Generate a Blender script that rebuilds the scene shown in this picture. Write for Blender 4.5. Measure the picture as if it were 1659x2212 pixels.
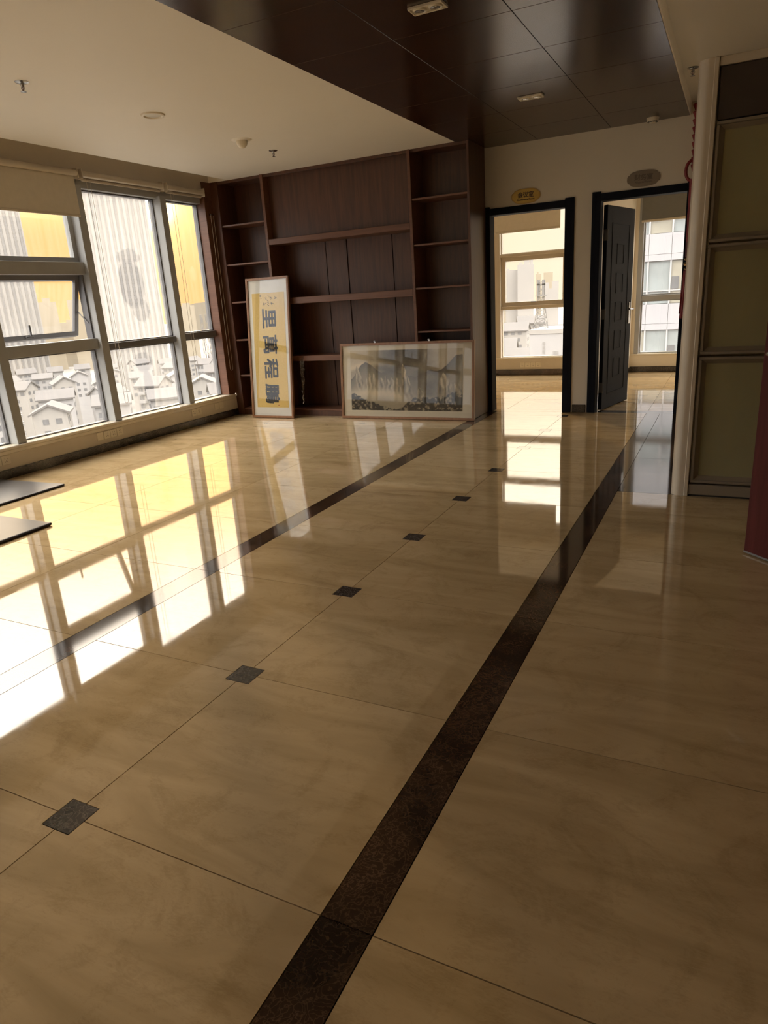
import bpy, bmesh, math, random
import numpy as np
from mathutils import Matrix, Vector, noise as mnoise

random.seed(7)
scene = bpy.context.scene
col = scene.collection
for o in list(bpy.data.objects):
    bpy.data.objects.remove(o)

# ------------------------------------------------------------------ camera
F_PX, IMG_W, IMG_H = 1465.6, 1659.0, 2212.0
YAW, PITCH, ROLL = 0.476249, 0.304897, -0.0655581
EYE = Vector((0.0, 0.0, 1.33))
fw = Vector((-math.sin(YAW) * math.cos(PITCH), math.cos(YAW) * math.cos(PITCH), -math.sin(PITCH)))
rt = Vector((math.cos(YAW), math.sin(YAW), 0.0))
up = rt.cross(fw)
rt2 = rt * math.cos(ROLL) + up * math.sin(ROLL)
up2 = -rt * math.sin(ROLL) + up * math.cos(ROLL)
cam_d = bpy.data.cameras.new('camera')
cam_d.sensor_fit = 'HORIZONTAL'
cam_d.sensor_width = 36.0
cam_d.lens = 36.0 * F_PX / IMG_W
cam_d.clip_start, cam_d.clip_end = 0.05, 6000
cam = bpy.data.objects.new('camera', cam_d)
col.objects.link(cam)
M = Matrix((rt2, up2, -fw)).transposed().to_4x4()
M.translation = EYE
cam.matrix_world = M
scene.camera = cam

# ------------------------------------------------------------------ view, sky, sun
vs = scene.view_settings
vs.view_transform = 'Standard'
vs.look = 'None'
vs.gamma = 1.0
vs.use_curve_mapping = False
vs.exposure = 1.1
scene.cycles.use_denoising = True
scene.cycles.max_bounces = 16
scene.cycles.diffuse_bounces = 10
scene.cycles.glossy_bounces = 6
scene.cycles.transparent_max_bounces = 24
scene.cycles.transmission_bounces = 12
scene.cycles.caustics_reflective = False
scene.cycles.sample_clamp_indirect = 8.0

SUN_AZ, SUN_EL = math.radians(43.3), math.radians(7.75)
sun_dir = Vector((-math.sin(SUN_AZ) * math.cos(SUN_EL), math.cos(SUN_AZ) * math.cos(SUN_EL), math.sin(SUN_EL)))
SKY = 1.0
SKY_GOLD = (0.60, 0.31, 0.098, 1)
SKY_HIGH = (6.3, 5.85, 5.15, 1)

world = bpy.data.worlds.new('hazy_evening_sky')
scene.world = world
world.use_nodes = True
wn, wl = world.node_tree.nodes, world.node_tree.links
wn.clear()


def N(nodes, typ, **kw):
    n = nodes.new(typ)
    for k, v in kw.items():
        if k.startswith('i_'):
            n.inputs[k[2:].replace('_', ' ')].default_value = v
        else:
            setattr(n, k, v)
    return n


wo = N(wn, 'ShaderNodeOutputWorld')
wb = N(wn, 'ShaderNodeBackground')
wtc = N(wn, 'ShaderNodeTexCoord')
wdot = N(wn, 'ShaderNodeVectorMath', operation='DOT_PRODUCT')
wdot.inputs[1].default_value = Vector((sun_dir.x, sun_dir.y, 0)).normalized()
wflat = N(wn, 'ShaderNodeVectorMath', operation='MULTIPLY')
wflat.inputs[1].default_value = (1, 1, 0)
wnorm = N(wn, 'ShaderNodeVectorMath', operation='NORMALIZE')
wl.new(wtc.outputs['Generated'], wflat.inputs[0])
wl.new(wflat.outputs[0], wnorm.inputs[0])
wl.new(wnorm.outputs[0], wdot.inputs[0])
# smoggy horizon: gold below the sun, cream to the sides, pale grey behind
wr = N(wn, 'ShaderNodeValToRGB')
wl.new(wdot.outputs['Value'], wr.inputs['Fac'])
cr = wr.color_ramp
cr.elements[0].position = 0.0
cr.elements[0].color = (0.48, 0.48, 0.49, 1)
cr.elements[1].position = 1.0
cr.elements[1].color = SKY_GOLD
for p, c in ((0.75, (0.50, 0.45, 0.37, 1)), (0.90, (0.52, 0.43, 0.30, 1)), (0.97, (0.54, 0.35, 0.145, 1))):
    e = cr.elements.new(p)
    e.color = c
# paler and brighter above the smog
wsep = N(wn, 'ShaderNodeSeparateXYZ')
wl.new(wtc.outputs['Generated'], wsep.inputs[0])
def sky_blend(z0, z1, low, high):
    mr_ = N(wn, 'ShaderNodeMapRange', interpolation_type='SMOOTHSTEP')
    mr_.inputs['From Min'].default_value = z0
    mr_.inputs['From Max'].default_value = z1
    wl.new(wsep.outputs['Z'], mr_.inputs['Value'])
    mx_ = N(wn, 'ShaderNodeMix', data_type='RGBA')
    wl.new(mr_.outputs['Result'], mx_.inputs['Factor'])
    wl.new(low, mx_.inputs['A'])
    if isinstance(high, tuple):
        mx_.inputs['B'].default_value = high
    else:
        wl.new(high, mx_.inputs['B'])
    return mx_.outputs['Result']


wmid = N(wn, 'ShaderNodeVectorMath', operation='SCALE')
wmid.inputs['Scale'].default_value = 4.0
wl.new(wr.outputs['Color'], wmid.inputs[0])
sky1 = sky_blend(0.09, 0.27, wr.outputs['Color'], wmid.outputs[0])
sky2 = sky_blend(0.22, 0.54, sky1, SKY_HIGH)
# glare close round the sun
wd3 = N(wn, 'ShaderNodeVectorMath', operation='DOT_PRODUCT')
wd3.inputs[1].default_value = sun_dir
wl.new(wtc.outputs['Generated'], wd3.inputs[0])
wcl = N(wn, 'ShaderNodeMath', operation='MAXIMUM')
wcl.inputs[1].default_value = 0.0
wl.new(wd3.outputs['Value'], wcl.inputs[0])
glow = None
for ex, amp in ((6000.0, 14.0), (500.0, 0.35)):
    pw = N(wn, 'ShaderNodeMath', operation='POWER')
    pw.inputs[1].default_value = ex
    wl.new(wcl.outputs[0], pw.inputs[0])
    ma = N(wn, 'ShaderNodeMath', operation='MULTIPLY_ADD')
    ma.inputs[1].default_value = amp
    wl.new(pw.outputs[0], ma.inputs[0])
    if glow is None:
        ma.inputs[2].default_value = 0.0
    else:
        wl.new(glow, ma.inputs[2])
    glow = ma.outputs[0]
wgl = N(wn, 'ShaderNodeVectorMath', operation='SCALE')
wgl.inputs[0].default_value = (1.0, 0.72, 0.30)
wl.new(glow, wgl.inputs['Scale'])
wadd = N(wn, 'ShaderNodeVectorMath', operation='ADD')
wl.new(sky2, wadd.inputs[0])
wl.new(wgl.outputs[0], wadd.inputs[1])
wl.new(wadd.outputs[0], wb.inputs['Color'])
wb.inputs['Strength'].default_value = SKY
wl.new(wb.outputs[0], wo.inputs['Surface'])

sun_l = bpy.data.lights.new('low_sun', 'SUN')
sun_l.energy = 2.0
sun_l.angle = math.radians(2.0)
sun_l.color = (1.0, 0.72, 0.36)
sun_o = bpy.data.objects.new('low_sun', sun_l)
col.objects.link(sun_o)
sun_o.rotation_euler = sun_dir.to_track_quat('Z', 'Y').to_euler()
sun_o.location = (-8, 12, 8)


# ------------------------------------------------------------------ materials
def new_mat(name):
    m = bpy.data.materials.new(name)
    m.use_nodes = True
    nt = m.node_tree
    b = nt.nodes['Principled BSDF']
    return m, nt.nodes, nt.links, b


def ramp(nodes, links, src, stops):
    r = nodes.new('ShaderNodeValToRGB')
    r.color_ramp.elements[0].position = stops[0][0]
    r.color_ramp.elements[0].color = (*stops[0][1], 1)
    r.color_ramp.elements[1].position = stops[-1][0]
    r.color_ramp.elements[1].color = (*stops[-1][1], 1)
    for p, c in stops[1:-1]:
        e = r.color_ramp.elements.new(p)
        e.color = (*c, 1)
    links.new(src, r.inputs['Fac'])
    return r.outputs['Color']


def coords(nodes, links, scale=(1, 1, 1), rand=0.0, kind='Object'):
    tc = nodes.new('ShaderNodeTexCoord')
    mp = nodes.new('ShaderNodeMapping')
    mp.inputs['Scale'].default_value = scale
    links.new(tc.outputs[kind], mp.inputs['Vector'])
    if rand:
        oi = nodes.new('ShaderNodeObjectInfo')
        mu = nodes.new('ShaderNodeMath')
        mu.operation = 'MULTIPLY'
        mu.inputs[1].default_value = rand
        links.new(oi.outputs['Random'], mu.inputs[0])
        links.new(mu.outputs[0], mp.inputs['Location'])
    return mp.outputs['Vector']


def noise(nodes, links, vec, scale, detail=5.0, rough=0.55, dist=0.0):
    n = nodes.new('ShaderNodeTexNoise')
    n.inputs['Scale'].default_value = scale
    n.inputs['Detail'].default_value = detail
    n.inputs['Roughness'].default_value = rough
    n.inputs['Distortion'].default_value = dist
    links.new(vec, n.inputs['Vector'])
    return n.outputs['Fac']


def plain(name, c, rough=0.5, metal=0.0, var=0.08, nscale=6.0, bump=0.0, spec=0.5):
    m, nd, lk, b = new_mat(name)
    v = coords(nd, lk)
    f = noise(nd, lk, v, nscale, 4)
    lo = tuple(max(0, x * (1 - var)) for x in c)
    hi = tuple(min(1, x * (1 + var)) for x in c)
    lk.new(ramp(nd, lk, f, [(0.3, lo), (0.7, hi)]), b.inputs['Base Color'])
    b.inputs['Roughness'].default_value = rough
    b.inputs['Metallic'].default_value = metal
    b.inputs['Specular IOR Level'].default_value = spec
    if bump:
        bp = nd.new('ShaderNodeBump')
        bp.inputs['Strength'].default_value = bump
        bp.inputs['Distance'].default_value = 0.002
        f2 = noise(nd, lk, v, nscale * 30, 3)
        lk.new(f2, bp.inputs['Height'])
        lk.new(bp.outputs['Normal'], b.inputs['Normal'])
    return m


def tile_mat(name, lo, mid, hi, ior=1.62):
    m, nd, lk, b = new_mat(name)
    v = coords(nd, lk, (0.55, 2.6, 1), rand=40.0)
    f = noise(nd, lk, v, 2.2, 9, 0.6, 0.9)
    base = ramp(nd, lk, f, [(0.28, lo), (0.5, mid), (0.72, hi)])
    v2 = coords(nd, lk, (1, 1, 1), rand=23.0)
    sm = noise(nd, lk, v2, 3.5, 8, 0.65, 2.2)
    mx = nd.new('ShaderNodeMix')
    mx.data_type = 'RGBA'
    mx.blend_type = 'MULTIPLY'
    v3 = coords(nd, lk, (1.0, 2.4, 1), rand=61.0)
    scuff = noise(nd, lk, v3, 26.0, 5, 0.7, 3.0)
    mm = nd.new('ShaderNodeMath')
    mm.operation = 'MULTIPLY_ADD'
    mm.inputs[1].default_value = 0.35
    lk.new(scuff, mm.inputs[0])
    ms = nd.new('ShaderNodeMath')
    ms.operation = 'MULTIPLY'
    ms.inputs[1].default_value = 0.65
    lk.new(sm, ms.inputs[0])
    lk.new(ms.outputs[0], mm.inputs[2])
    dirt = ramp(nd, lk, mm.outputs[0], [(0.38, (0.80, 0.77, 0.72)), (0.50, (1, 1, 1))])
    mx.inputs['Factor'].default_value = 0.8
    lk.new(base, mx.inputs['A'])
    lk.new(dirt, mx.inputs['B'])
    lk.new(mx.outputs['Result'], b.inputs['Base Color'])
    rr = nd.new('ShaderNodeMapRange')
    rr.inputs['From Min'].default_value = 0.35
    rr.inputs['From Max'].default_value = 0.7
    rr.inputs['To Min'].default_value = 0.055
    rr.inputs['To Max'].default_value = 0.015
    lk.new(sm, rr.inputs['Value'])
    lk.new(rr.outputs['Result'], b.inputs['Roughness'])
    b.inputs['IOR'].default_value = ior
    return m


def dark_marble(name, base=(0.034, 0.022, 0.015), vein=(0.085, 0.055, 0.034), ior=1.6):
    m, nd, lk, b = new_mat(name)
    v = coords(nd, lk, (1, 1, 1), rand=31.0)
    nz = nd.new('ShaderNodeTexNoise')
    nz.inputs['Scale'].default_value = 9.0
    nz.inputs['Detail'].default_value = 5
    lk.new(v, nz.inputs['Vector'])
    mixv = nd.new('ShaderNodeMix')
    mixv.data_type = 'VECTOR'
    mixv.inputs['Factor'].default_value = 0.35
    lk.new(v, mixv.inputs['A'])
    lk.new(nz.outputs['Color'], mixv.inputs['B'])
    vo = nd.new('ShaderNodeTexVoronoi')
    vo.feature = 'DISTANCE_TO_EDGE'
    vo.inputs['Scale'].default_value = 34.0
    lk.new(mixv.outputs['Result'], vo.inputs['Vector'])
    veins = ramp(nd, lk, vo.outputs['Distance'], [(0.0, vein), (0.035, tuple(0.5 * a + 0.5 * c for a, c in zip(vein, base))), (0.10, base)])
    f = noise(nd, lk, v, 3.0, 7, 0.6, 1.0)
    blot = ramp(nd, lk, f, [(0.35, (0.6, 0.6, 0.6)), (0.7, (1.9, 1.7, 1.6))])
    mx = nd.new('ShaderNodeMix')
    mx.data_type = 'RGBA'
    mx.blend_type = 'MULTIPLY'
    mx.inputs['Factor'].default_value = 1.0
    lk.new(veins, mx.inputs['A'])
    lk.new(blot, mx.inputs['B'])
    lk.new(mx.outputs['Result'], b.inputs['Base Color'])
    b.inputs['Roughness'].default_value = 0.07
    b.inputs['IOR'].default_value = ior
    return m


def wood(name, lo, hi, rough=0.35, axis='z', scale=1.0, rand=17.0, spec=0.5):
    m, nd, lk, b = new_mat(name)
    b.inputs['Specular IOR Level'].default_value = spec
    s = {'z': (14, 14, 0.9), 'x': (0.9, 14, 14), 'y': (14, 0.9, 14)}[axis]
    v = coords(nd, lk, tuple(q * scale for q in s), rand=rand)
    f = noise(nd, lk, v, 2.4, 7, 0.62, 0.4)
    lk.new(ramp(nd, lk, f, [(0.3, lo), (0.7, hi)]), b.inputs['Base Color'])
    b.inputs['Roughness'].default_value = rough
    return m


def glass_mat(name, dust=0.10, tint=(1, 1, 1), stains=(), dust_col=(0.9, 0.88, 0.85), refl=1.0, streak=1.0, thru=0.7):
    """thin pane: clear transmission, a mirror film, and a dusty film on it"""
    m, nd, lk, b = new_mat(name)
    nd.remove(b)
    out = nd['Material Output']
    tr = nd.new('ShaderNodeBsdfTransparent')
    tr.inputs['Color'].default_value = (*tint, 1)
    gl = nd.new('ShaderNodeBsdfGlossy')
    gl.inputs['Roughness'].default_value = 0.02
    fr = nd.new('ShaderNodeFresnel')
    ge = nd.new('ShaderNodeNewGeometry')
    io = nd.new('ShaderNodeMapRange')         # same film reflectance on both faces of the thin pane
    io.inputs['To Min'].default_value = 1.45
    io.inputs['To Max'].default_value = 1 / 1.45
    lk.new(ge.outputs['Backfacing'], io.inputs['Value'])
    lk.new(io.outputs['Result'], fr.inputs['IOR'])
    frm = nd.new('ShaderNodeMath')
    frm.operation = 'MULTIPLY'
    frm.inputs[1].default_value = refl
    lk.new(fr.outputs[0], frm.inputs[0])
    m1 = nd.new('ShaderNodeMixShader')
    lk.new(frm.outputs[0], m1.inputs[0])
    lk.new(tr.outputs[0], m1.inputs[1])
    lk.new(gl.outputs[0], m1.inputs[2])
    if dust <= 0:
        lk.new(m1.outputs[0], out.inputs['Surface'])
        return m
    tl = nd.new('ShaderNodeBsdfTranslucent')
    tl.inputs['Color'].default_value = (*dust_col, 1)
    df = nd.new('ShaderNodeBsdfDiffuse')
    df.inputs['Color'].default_value = (*dust_col, 1)
    md = nd.new('ShaderNodeMixShader')
    md.inputs[0].default_value = 1 - thru
    lk.new(tl.outputs[0], md.inputs[1])
    lk.new(df.outputs[0], md.inputs[2])
    tc = nd.new('ShaderNodeTexCoord')
    mp = nd.new('ShaderNodeMapping')
    mp.inputs['Scale'].default_value = (1, 9, 0.7)
    lk.new(tc.outputs['Object'], mp.inputs['Vector'])
    st = noise(nd, lk, mp.outputs['Vector'], 3.0, 6, 0.6, 0.3)
    mr = nd.new('ShaderNodeMapRange')
    mr.inputs['From Min'].default_value = 0.3
    mr.inputs['From Max'].default_value = 0.7
    mr.inputs['To Min'].default_value = dust * (1 - 0.4 * streak)
    mr.inputs['To Max'].default_value = dust * (1 + 0.5 * streak)
    lk.new(st, mr.inputs['Value'])
    fac = mr.outputs['Result']
    for (cy, cz, ry, rz, ragged, keep) in stains:      # where the dust was wiped or washed off
        sub = nd.new('ShaderNodeVectorMath')
        sub.operation = 'SUBTRACT'
        sub.inputs[1].default_value = (0, cy, cz)
        lk.new(tc.outputs['Object'], sub.inputs[0])
        ml = nd.new('ShaderNodeVectorMath')
        ml.operation = 'MULTIPLY'
        ml.inputs[1].default_value = (0, 1 / ry, 1 / rz)
        lk.new(sub.outputs[0], ml.inputs[0])
        ln = nd.new('ShaderNodeVectorMath')
        ln.operation = 'LENGTH'
        lk.new(ml.outputs[0], ln.inputs[0])
        nz = noise(nd, lk, tc.outputs['Object'], 11.0, 6, 0.65, 1.0)
        ad = nd.new('ShaderNodeMath')
        ad.operation = 'MULTIPLY_ADD'
        ad.inputs[1].default_value = ragged
        lk.new(nz, ad.inputs[0])
        lk.new(ln.outputs['Value'], ad.inputs[2])
        mk = nd.new('ShaderNodeMapRange')
        mk.inputs['From Min'].default_value = 0.95 + ragged * 0.5
        mk.inputs['From Max'].default_value = 1.12 + ragged * 0.5
        mk.inputs['To Min'].default_value = keep
        mk.inputs['To Max'].default_value = 1.0
        lk.new(ad.outputs[0], mk.inputs['Value'])
        mu = nd.new('ShaderNodeMath')
        mu.operation = 'MULTIPLY'
        lk.new(fac, mu.inputs[0])
        lk.new(mk.outputs['Result'], mu.inputs[1])
        fac = mu.outputs[0]
    m2 = nd.new('ShaderNodeMixShader')
    lk.new(fac, m2.inputs[0])
    lk.new(m1.outputs[0], m2.inputs[1])
    lk.new(md.outputs[0], m2.inputs[2])
    lk.new(m2.outputs[0], out.inputs['Surface'])
    return m


MT = {}
MT['tile'] = tile_mat('polished_beige_tile', (0.355, 0.255, 0.135), (0.455, 0.337, 0.19), (0.525, 0.398, 0.235))
MT['grout'] = plain('grout', (0.10, 0.075, 0.05), 0.8)
MT['dark_marble'] = dark_marble('dark_brown_marble')
MT['grey_marble'] = dark_marble('dark_grey_marble', (0.028, 0.027, 0.026), (0.09, 0.085, 0.08))
MT['paint'] = plain('white_wall_paint', (0.70, 0.65, 0.56), 0.7, var=0.02, nscale=1.5)
MT['ceil_paint'] = plain('white_ceiling_paint', (0.82, 0.79, 0.72), 0.6, var=0.015, nscale=1.2)
MT['ceil_wood'] = wood('dark_veneer_panel', (0.028, 0.012, 0.008), (0.044, 0.020, 0.012), 0.22, 'x', 0.35)
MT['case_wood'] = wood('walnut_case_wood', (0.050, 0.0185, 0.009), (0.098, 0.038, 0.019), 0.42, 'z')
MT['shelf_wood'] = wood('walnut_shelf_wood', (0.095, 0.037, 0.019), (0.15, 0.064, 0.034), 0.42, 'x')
MT['frame_wood'] = wood('picture_frame_wood', (0.20, 0.095, 0.045), (0.30, 0.15, 0.075), 0.32, 'z')
MT['alu'] = plain('grey_window_aluminium', (0.33, 0.34, 0.35), 0.38, var=0.04)
MT['alu_dark'] = plain('dark_window_aluminium', (0.13, 0.13, 0.14), 0.4, var=0.04)
MT['alu_cream'] = plain('cream_partition_aluminium', (0.56, 0.50, 0.41), 0.33, metal=0.15, var=0.03)
MT['alu_brown'] = plain('brown_grey_partition_frame', (0.24, 0.20, 0.15), 0.4, metal=0.1, var=0.04)
MT['sill'] = plain('cream_sill_stone', (0.66, 0.60, 0.49), 0.06, var=0.06, spec=1.0)
MT['plaster_low'] = plain('cream_low_wall_paint', (0.60, 0.54, 0.45), 0.7, var=0.05, nscale=3)
MT['blind'] = plain('roller_blind_fabric', (0.62, 0.57, 0.48), 0.8, var=0.03, nscale=20, bump=0.3)
MT['blind_grey'] = plain('grey_roller_blind_fabric', (0.16, 0.16, 0.15), 0.8, var=0.03, nscale=20, bump=0.3)
MT['chain'] = plain('blind_chain_plastic', (0.55, 0.52, 0.46), 0.4)
MT['door_black'] = plain('blue_black_door_paint', (0.010, 0.012, 0.019), 0.6, var=0.1, spec=0.08)
MT['steel'] = plain('satin_steel', (0.36, 0.355, 0.35), 0.25, metal=1.0, var=0.04)
MT['steel_dark'] = plain('dull_hinge_steel', (0.16, 0.16, 0.17), 0.4, metal=0.6, var=0.1)
MT['gold'] = plain('gold_sign_plate', (0.46, 0.30, 0.055), 0.35, metal=0.3, var=0.05)
MT['gold_dark'] = plain('gold_sign_rim', (0.36, 0.22, 0.04), 0.35, metal=0.3, var=0.05)
MT['brown_ink'] = plain('dark_brown_sign_print', (0.045, 0.018, 0.006), 0.5)
MT['sign_shade'] = plain('shade_toned_sign_plate', (0.23, 0.19, 0.145), 0.4, metal=0.2, var=0.06)  # sign on the unlit side: its shade is put into the plate colour
MT['sign_shade_ink'] = plain('shade_toned_sign_print', (0.13, 0.10, 0.075), 0.5)  # print tone darkened and dulled to match the painted shade
MT['ivory'] = plain('ivory_plastic', (0.68, 0.62, 0.50), 0.4, var=0.03)
MT['socket_dark'] = plain('dark_socket_slot', (0.05, 0.045, 0.04), 0.5)
MT['red'] = plain('red_cord', (0.22, 0.012, 0.018), 0.5, var=0.15, nscale=30)
MT['red_dark'] = plain('dark_red_cord', (0.10, 0.01, 0.014), 0.5, var=0.15, nscale=30)
MT['bead'] = plain('gilded_bead', (0.6, 0.42, 0.2), 0.25, metal=0.8)
MT['maroon'] = wood('maroon_door_lacquer', (0.070, 0.015, 0.014), (0.105, 0.024, 0.023), 0.6, 'z', spec=0.15)
MT['board'] = plain('dark_grey_glass_board', (0.10, 0.096, 0.096), 0.30, var=0.1, nscale=2, spec=0.25)
MT['board_edge'] = plain('black_board_edge', (0.035, 0.030, 0.034), 0.3)
MT['mount'] = plain('pale_picture_mount', (0.66, 0.66, 0.62), 0.8, var=0.02)
MT['mount_warm'] = plain('cream_picture_mount', (0.60, 0.55, 0.43), 0.8, var=0.02)
MT['silk'] = plain('gold_silk', (0.62, 0.44, 0.13), 0.65, var=0.06, nscale=60)
MT['ink'] = plain('blue_grey_ink', (0.075, 0.085, 0.10), 0.6, var=0.15)
MT['ink_brown'] = plain('thin_brown_ink', (0.10, 0.075, 0.035), 0.6, var=0.15)
MT['seal'] = plain('seal_red', (0.35, 0.05, 0.03), 0.6)
MT['pic_glass'] = glass_mat('picture_glass', dust=0.0, refl=1.3)
MT['film'] = glass_mat('clear_plastic_film', dust=0.05, refl=3.0)
MT['pane'] = glass_mat('dusty_window_glass', dust=0.03)
MT['pane_c'] = glass_mat('dusty_window_glass_with_hand_print', dust=0.03, stains=((0.12, -0.05, 0.05, 0.08, 0.5, 1.5),))
MT['pane_bt'] = glass_mat('very_dusty_window_glass', dust=0.085, stains=((0.05, -0.15, 0.17, 0.24, 0.35, 0.15), (0.07, 0.13, 0.17, 0.07, 1.6, 0.35), (0.13, -0.42, 0.12, 0.12, 1.4, 0.4)))
MT['pane_bb'] = glass_mat('very_dusty_low_window_glass', dust=0.065, stains=((0.04, 0.18, 0.12, 0.11, 0.9, 0.2), (0.06, -0.12, 0.07, 0.22, 0.5, 0.25)))
MT['pane_clear'] = glass_mat('cleaner_window_glass', dust=0.02)
MT['part_glass'] = glass_mat('smoky_partition_glass', dust=0.36, tint=(0.90, 0.87, 0.68), dust_col=(0.78, 0.74, 0.48), refl=0.5, streak=0.12, thru=0.35)
MT['dark_panel'] = plain('dark_brown_partition_panel', (0.045, 0.032, 0.028), 0.35, var=0.08)
MT['rubber'] = plain('black_rubber', (0.02, 0.02, 0.02), 0.6)
# outdoors; tower walls and window strips kept pale and close to imitate haze
MT['tower'] = plain('haze_toned_tower_render', (0.17, 0.162, 0.155), 0.8, var=0.03, nscale=0.05)
MT['tower_win'] = plain('tower_window_strip', (0.12, 0.117, 0.117), 0.3, var=0.12, nscale=0.15)
MT['house'] = plain('white_house_render', (0.165, 0.163, 0.168), 0.8, var=0.05, nscale=0.08)
MT['house2'] = plain('cream_house_render', (0.15, 0.143, 0.136), 0.8, var=0.05, nscale=0.08)
MT['house_roof'] = plain('grey_roof_tile', (0.040, 0.038, 0.040), 0.8, var=0.08, nscale=0.2)
MT['house_win'] = plain('house_window_glass', (0.055, 0.058, 0.066), 0.2, var=0.25, nscale=0.3)
MT['balcony'] = plain('balcony_wall', (0.135, 0.133, 0.136), 0.8, var=0.05, nscale=0.1)
MT['far_tower'] = plain('distant_tower_render', (0.17, 0.145, 0.105), 0.9, var=0.02, nscale=0.02)
MT['hill'] = plain('distant_hill', (0.10, 0.085, 0.06), 0.95, var=0.05, nscale=0.005)
MT['ground'] = plain('pale_city_ground', (0.075, 0.072, 0.070), 0.9, var=0.12, nscale=0.03)
MT['mast'] = plain('grey_mast_steel', (0.07, 0.068, 0.068), 0.6)
MT['facade'] = plain('white_facade_panel', (0.19, 0.19, 0.208), 0.5, var=0.02, nscale=0.4)
MT['facade_glass'] = plain('pale_facade_glass', (0.14, 0.16, 0.167), 0.12, var=0.14, nscale=0.7)
MT['facade_glass2'] = plain('curtained_facade_glass', (0.165, 0.157, 0.13), 0.12, var=0.12, nscale=0.9)
MT['facade_bar'] = plain('white_facade_mullion', (0.22, 0.22, 0.23), 0.4, var=0.02)


# ------------------------------------------------------------------ mesh helpers
class MB:
    """collects primitives into one mesh"""

    def __init__(self):
        self.v, self.f = [], []

    def add(self, verts, faces):
        o = len(self.v)
        self.v += [tuple(p) for p in verts]
        self.f += [tuple(i + o for i in f) for f in faces]
        return self

    def box(self, x0, x1, y0, y1, z0, z1):
        x0, x1 = min(x0, x1), max(x0, x1)
        y0, y1 = min(y0, y1), max(y0, y1)
        z0, z1 = min(z0, z1), max(z0, z1)
        v = [(x, y, z) for x in (x0, x1) for y in (y0, y1) for z in (z0, z1)]
        f = [(0, 1, 3, 2), (4, 6, 7, 5), (0, 4, 5, 1), (2, 3, 7, 6), (0, 2, 6, 4), (1, 5, 7, 3)]
        return self.add(v, f)

    def cbox(self, x0, x1, y0, y1, z0, z1, c=0.004):
        """box with chamfered edges"""
        bm = bmesh.new()
        bmesh.ops.create_cube(bm, size=1.0)
        for q in bm.verts:
            q.co = Vector(((x0 + x1) / 2 + q.co.x * abs(x1 - x0), (y0 + y1) / 2 + q.co.y * abs(y1 - y0), (z0 + z1) / 2 + q.co.z * abs(z1 - z0)))
        c = min(c, 0.4 * min(abs(x1 - x0), abs(y1 - y0), abs(z1 - z0)))
        bmesh.ops.bevel(bm, geom=list(bm.edges), offset=c, segments=1, affect='EDGES')
        bm.verts.index_update()
        self.add([q.co[:] for q in bm.verts], [[q.index for q in f.verts] for f in bm.faces])
        bm.free()
        return self

    def prism(self, poly, z0, z1, axis='z'):
        n = len(poly)
        mp = {'z': lambda a, b, c: (a, b, c), 'y': lambda a, b, c: (a, c, b), 'x': lambda a, b, c: (c, a, b)}[axis]
        v = [mp(a, b, z0) for a, b in poly] + [mp(a, b, z1) for a, b in poly]
        f = [tuple(range(n))[::-1], tuple(range(n, 2 * n))]
        f += [(i, (i + 1) % n, n + (i + 1) % n, n + i) for i in range(n)]
        return self.add(v, f)

    def tube(self, pts, r, seg=8, closed=False):
        pts = [Vector(p) for p in pts]
        n = len(pts)
        rings = []
        prev = None
        for i, p in enumerate(pts):
            if closed:
                t = pts[(i + 1) % n] - pts[i - 1]
            else:
                t = pts[min(i + 1, n - 1)] - pts[max(i - 1, 0)]
            t.normalize()
            if prev is None:
                a = Vector((0, 0, 1)) if abs(t.z) < 0.9 else Vector((1, 0, 0))
                u = t.cross(a).normalized()
            else:
                u = (prev - t * prev.dot(t)).normalized()
            prev = u
            w = t.cross(u)
            rr = r[i] if isinstance(r, (list, tuple)) else r
            rings.append([p + (u * math.cos(2 * math.pi * k / seg) + w * math.sin(2 * math.pi * k / seg)) * rr for k in range(seg)])
        v = [q for ring in rings for q in ring]
        f = []
        m = n if closed else n - 1
        for i in range(m):
            j = (i + 1) % n
            for k in range(seg):
                f.append((i * seg + k, i * seg + (k + 1) % seg, j * seg + (k + 1) % seg, j * seg + k))
        if not closed:
            f.append(tuple(range(seg))[::-1])
            f.append(tuple((n - 1) * seg + k for k in range(seg)))
        return self.add(v, f)

    def lathe(self, prof, c=(0, 0, 0), seg=24):
        v, f = [], []
        for r, z in prof:
            for k in range(seg):
                a = 2 * math.pi * k / seg
                v.append((c[0] + r * math.cos(a), c[1] + r * math.sin(a), c[2] + z))
        for i in range(len(prof) - 1):
            for k in range(seg):
                f.append((i * seg + k, i * seg + (k + 1) % seg, (i + 1) * seg + (k + 1) % seg, (i + 1) * seg + k))
        f.append(tuple(range(seg))[::-1])
        f.append(tuple((len(prof) - 1) * seg + k for k in range(seg)))
        return self.add(v, f)

    def mesh(self, name, shift=None):
        vv = self.v if shift is None else [(a - shift[0], b - shift[1], c - shift[2]) for a, b, c in self.v]
        me = bpy.data.meshes.new(name)
        me.from_pydata(vv, [], self.f)
        bm = bmesh.new()
        bm.from_mesh(me)
        bmesh.ops.recalc_face_normals(bm, faces=list(bm.faces))
        bm.to_mesh(me)
        bm.free()
        me.update()
        return me


def B(*a):
    return MB().box(*a)


def CB(*a, c=0.004):
    return MB().cbox(*a, c=c)


WORLD_LOC = {}


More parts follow.
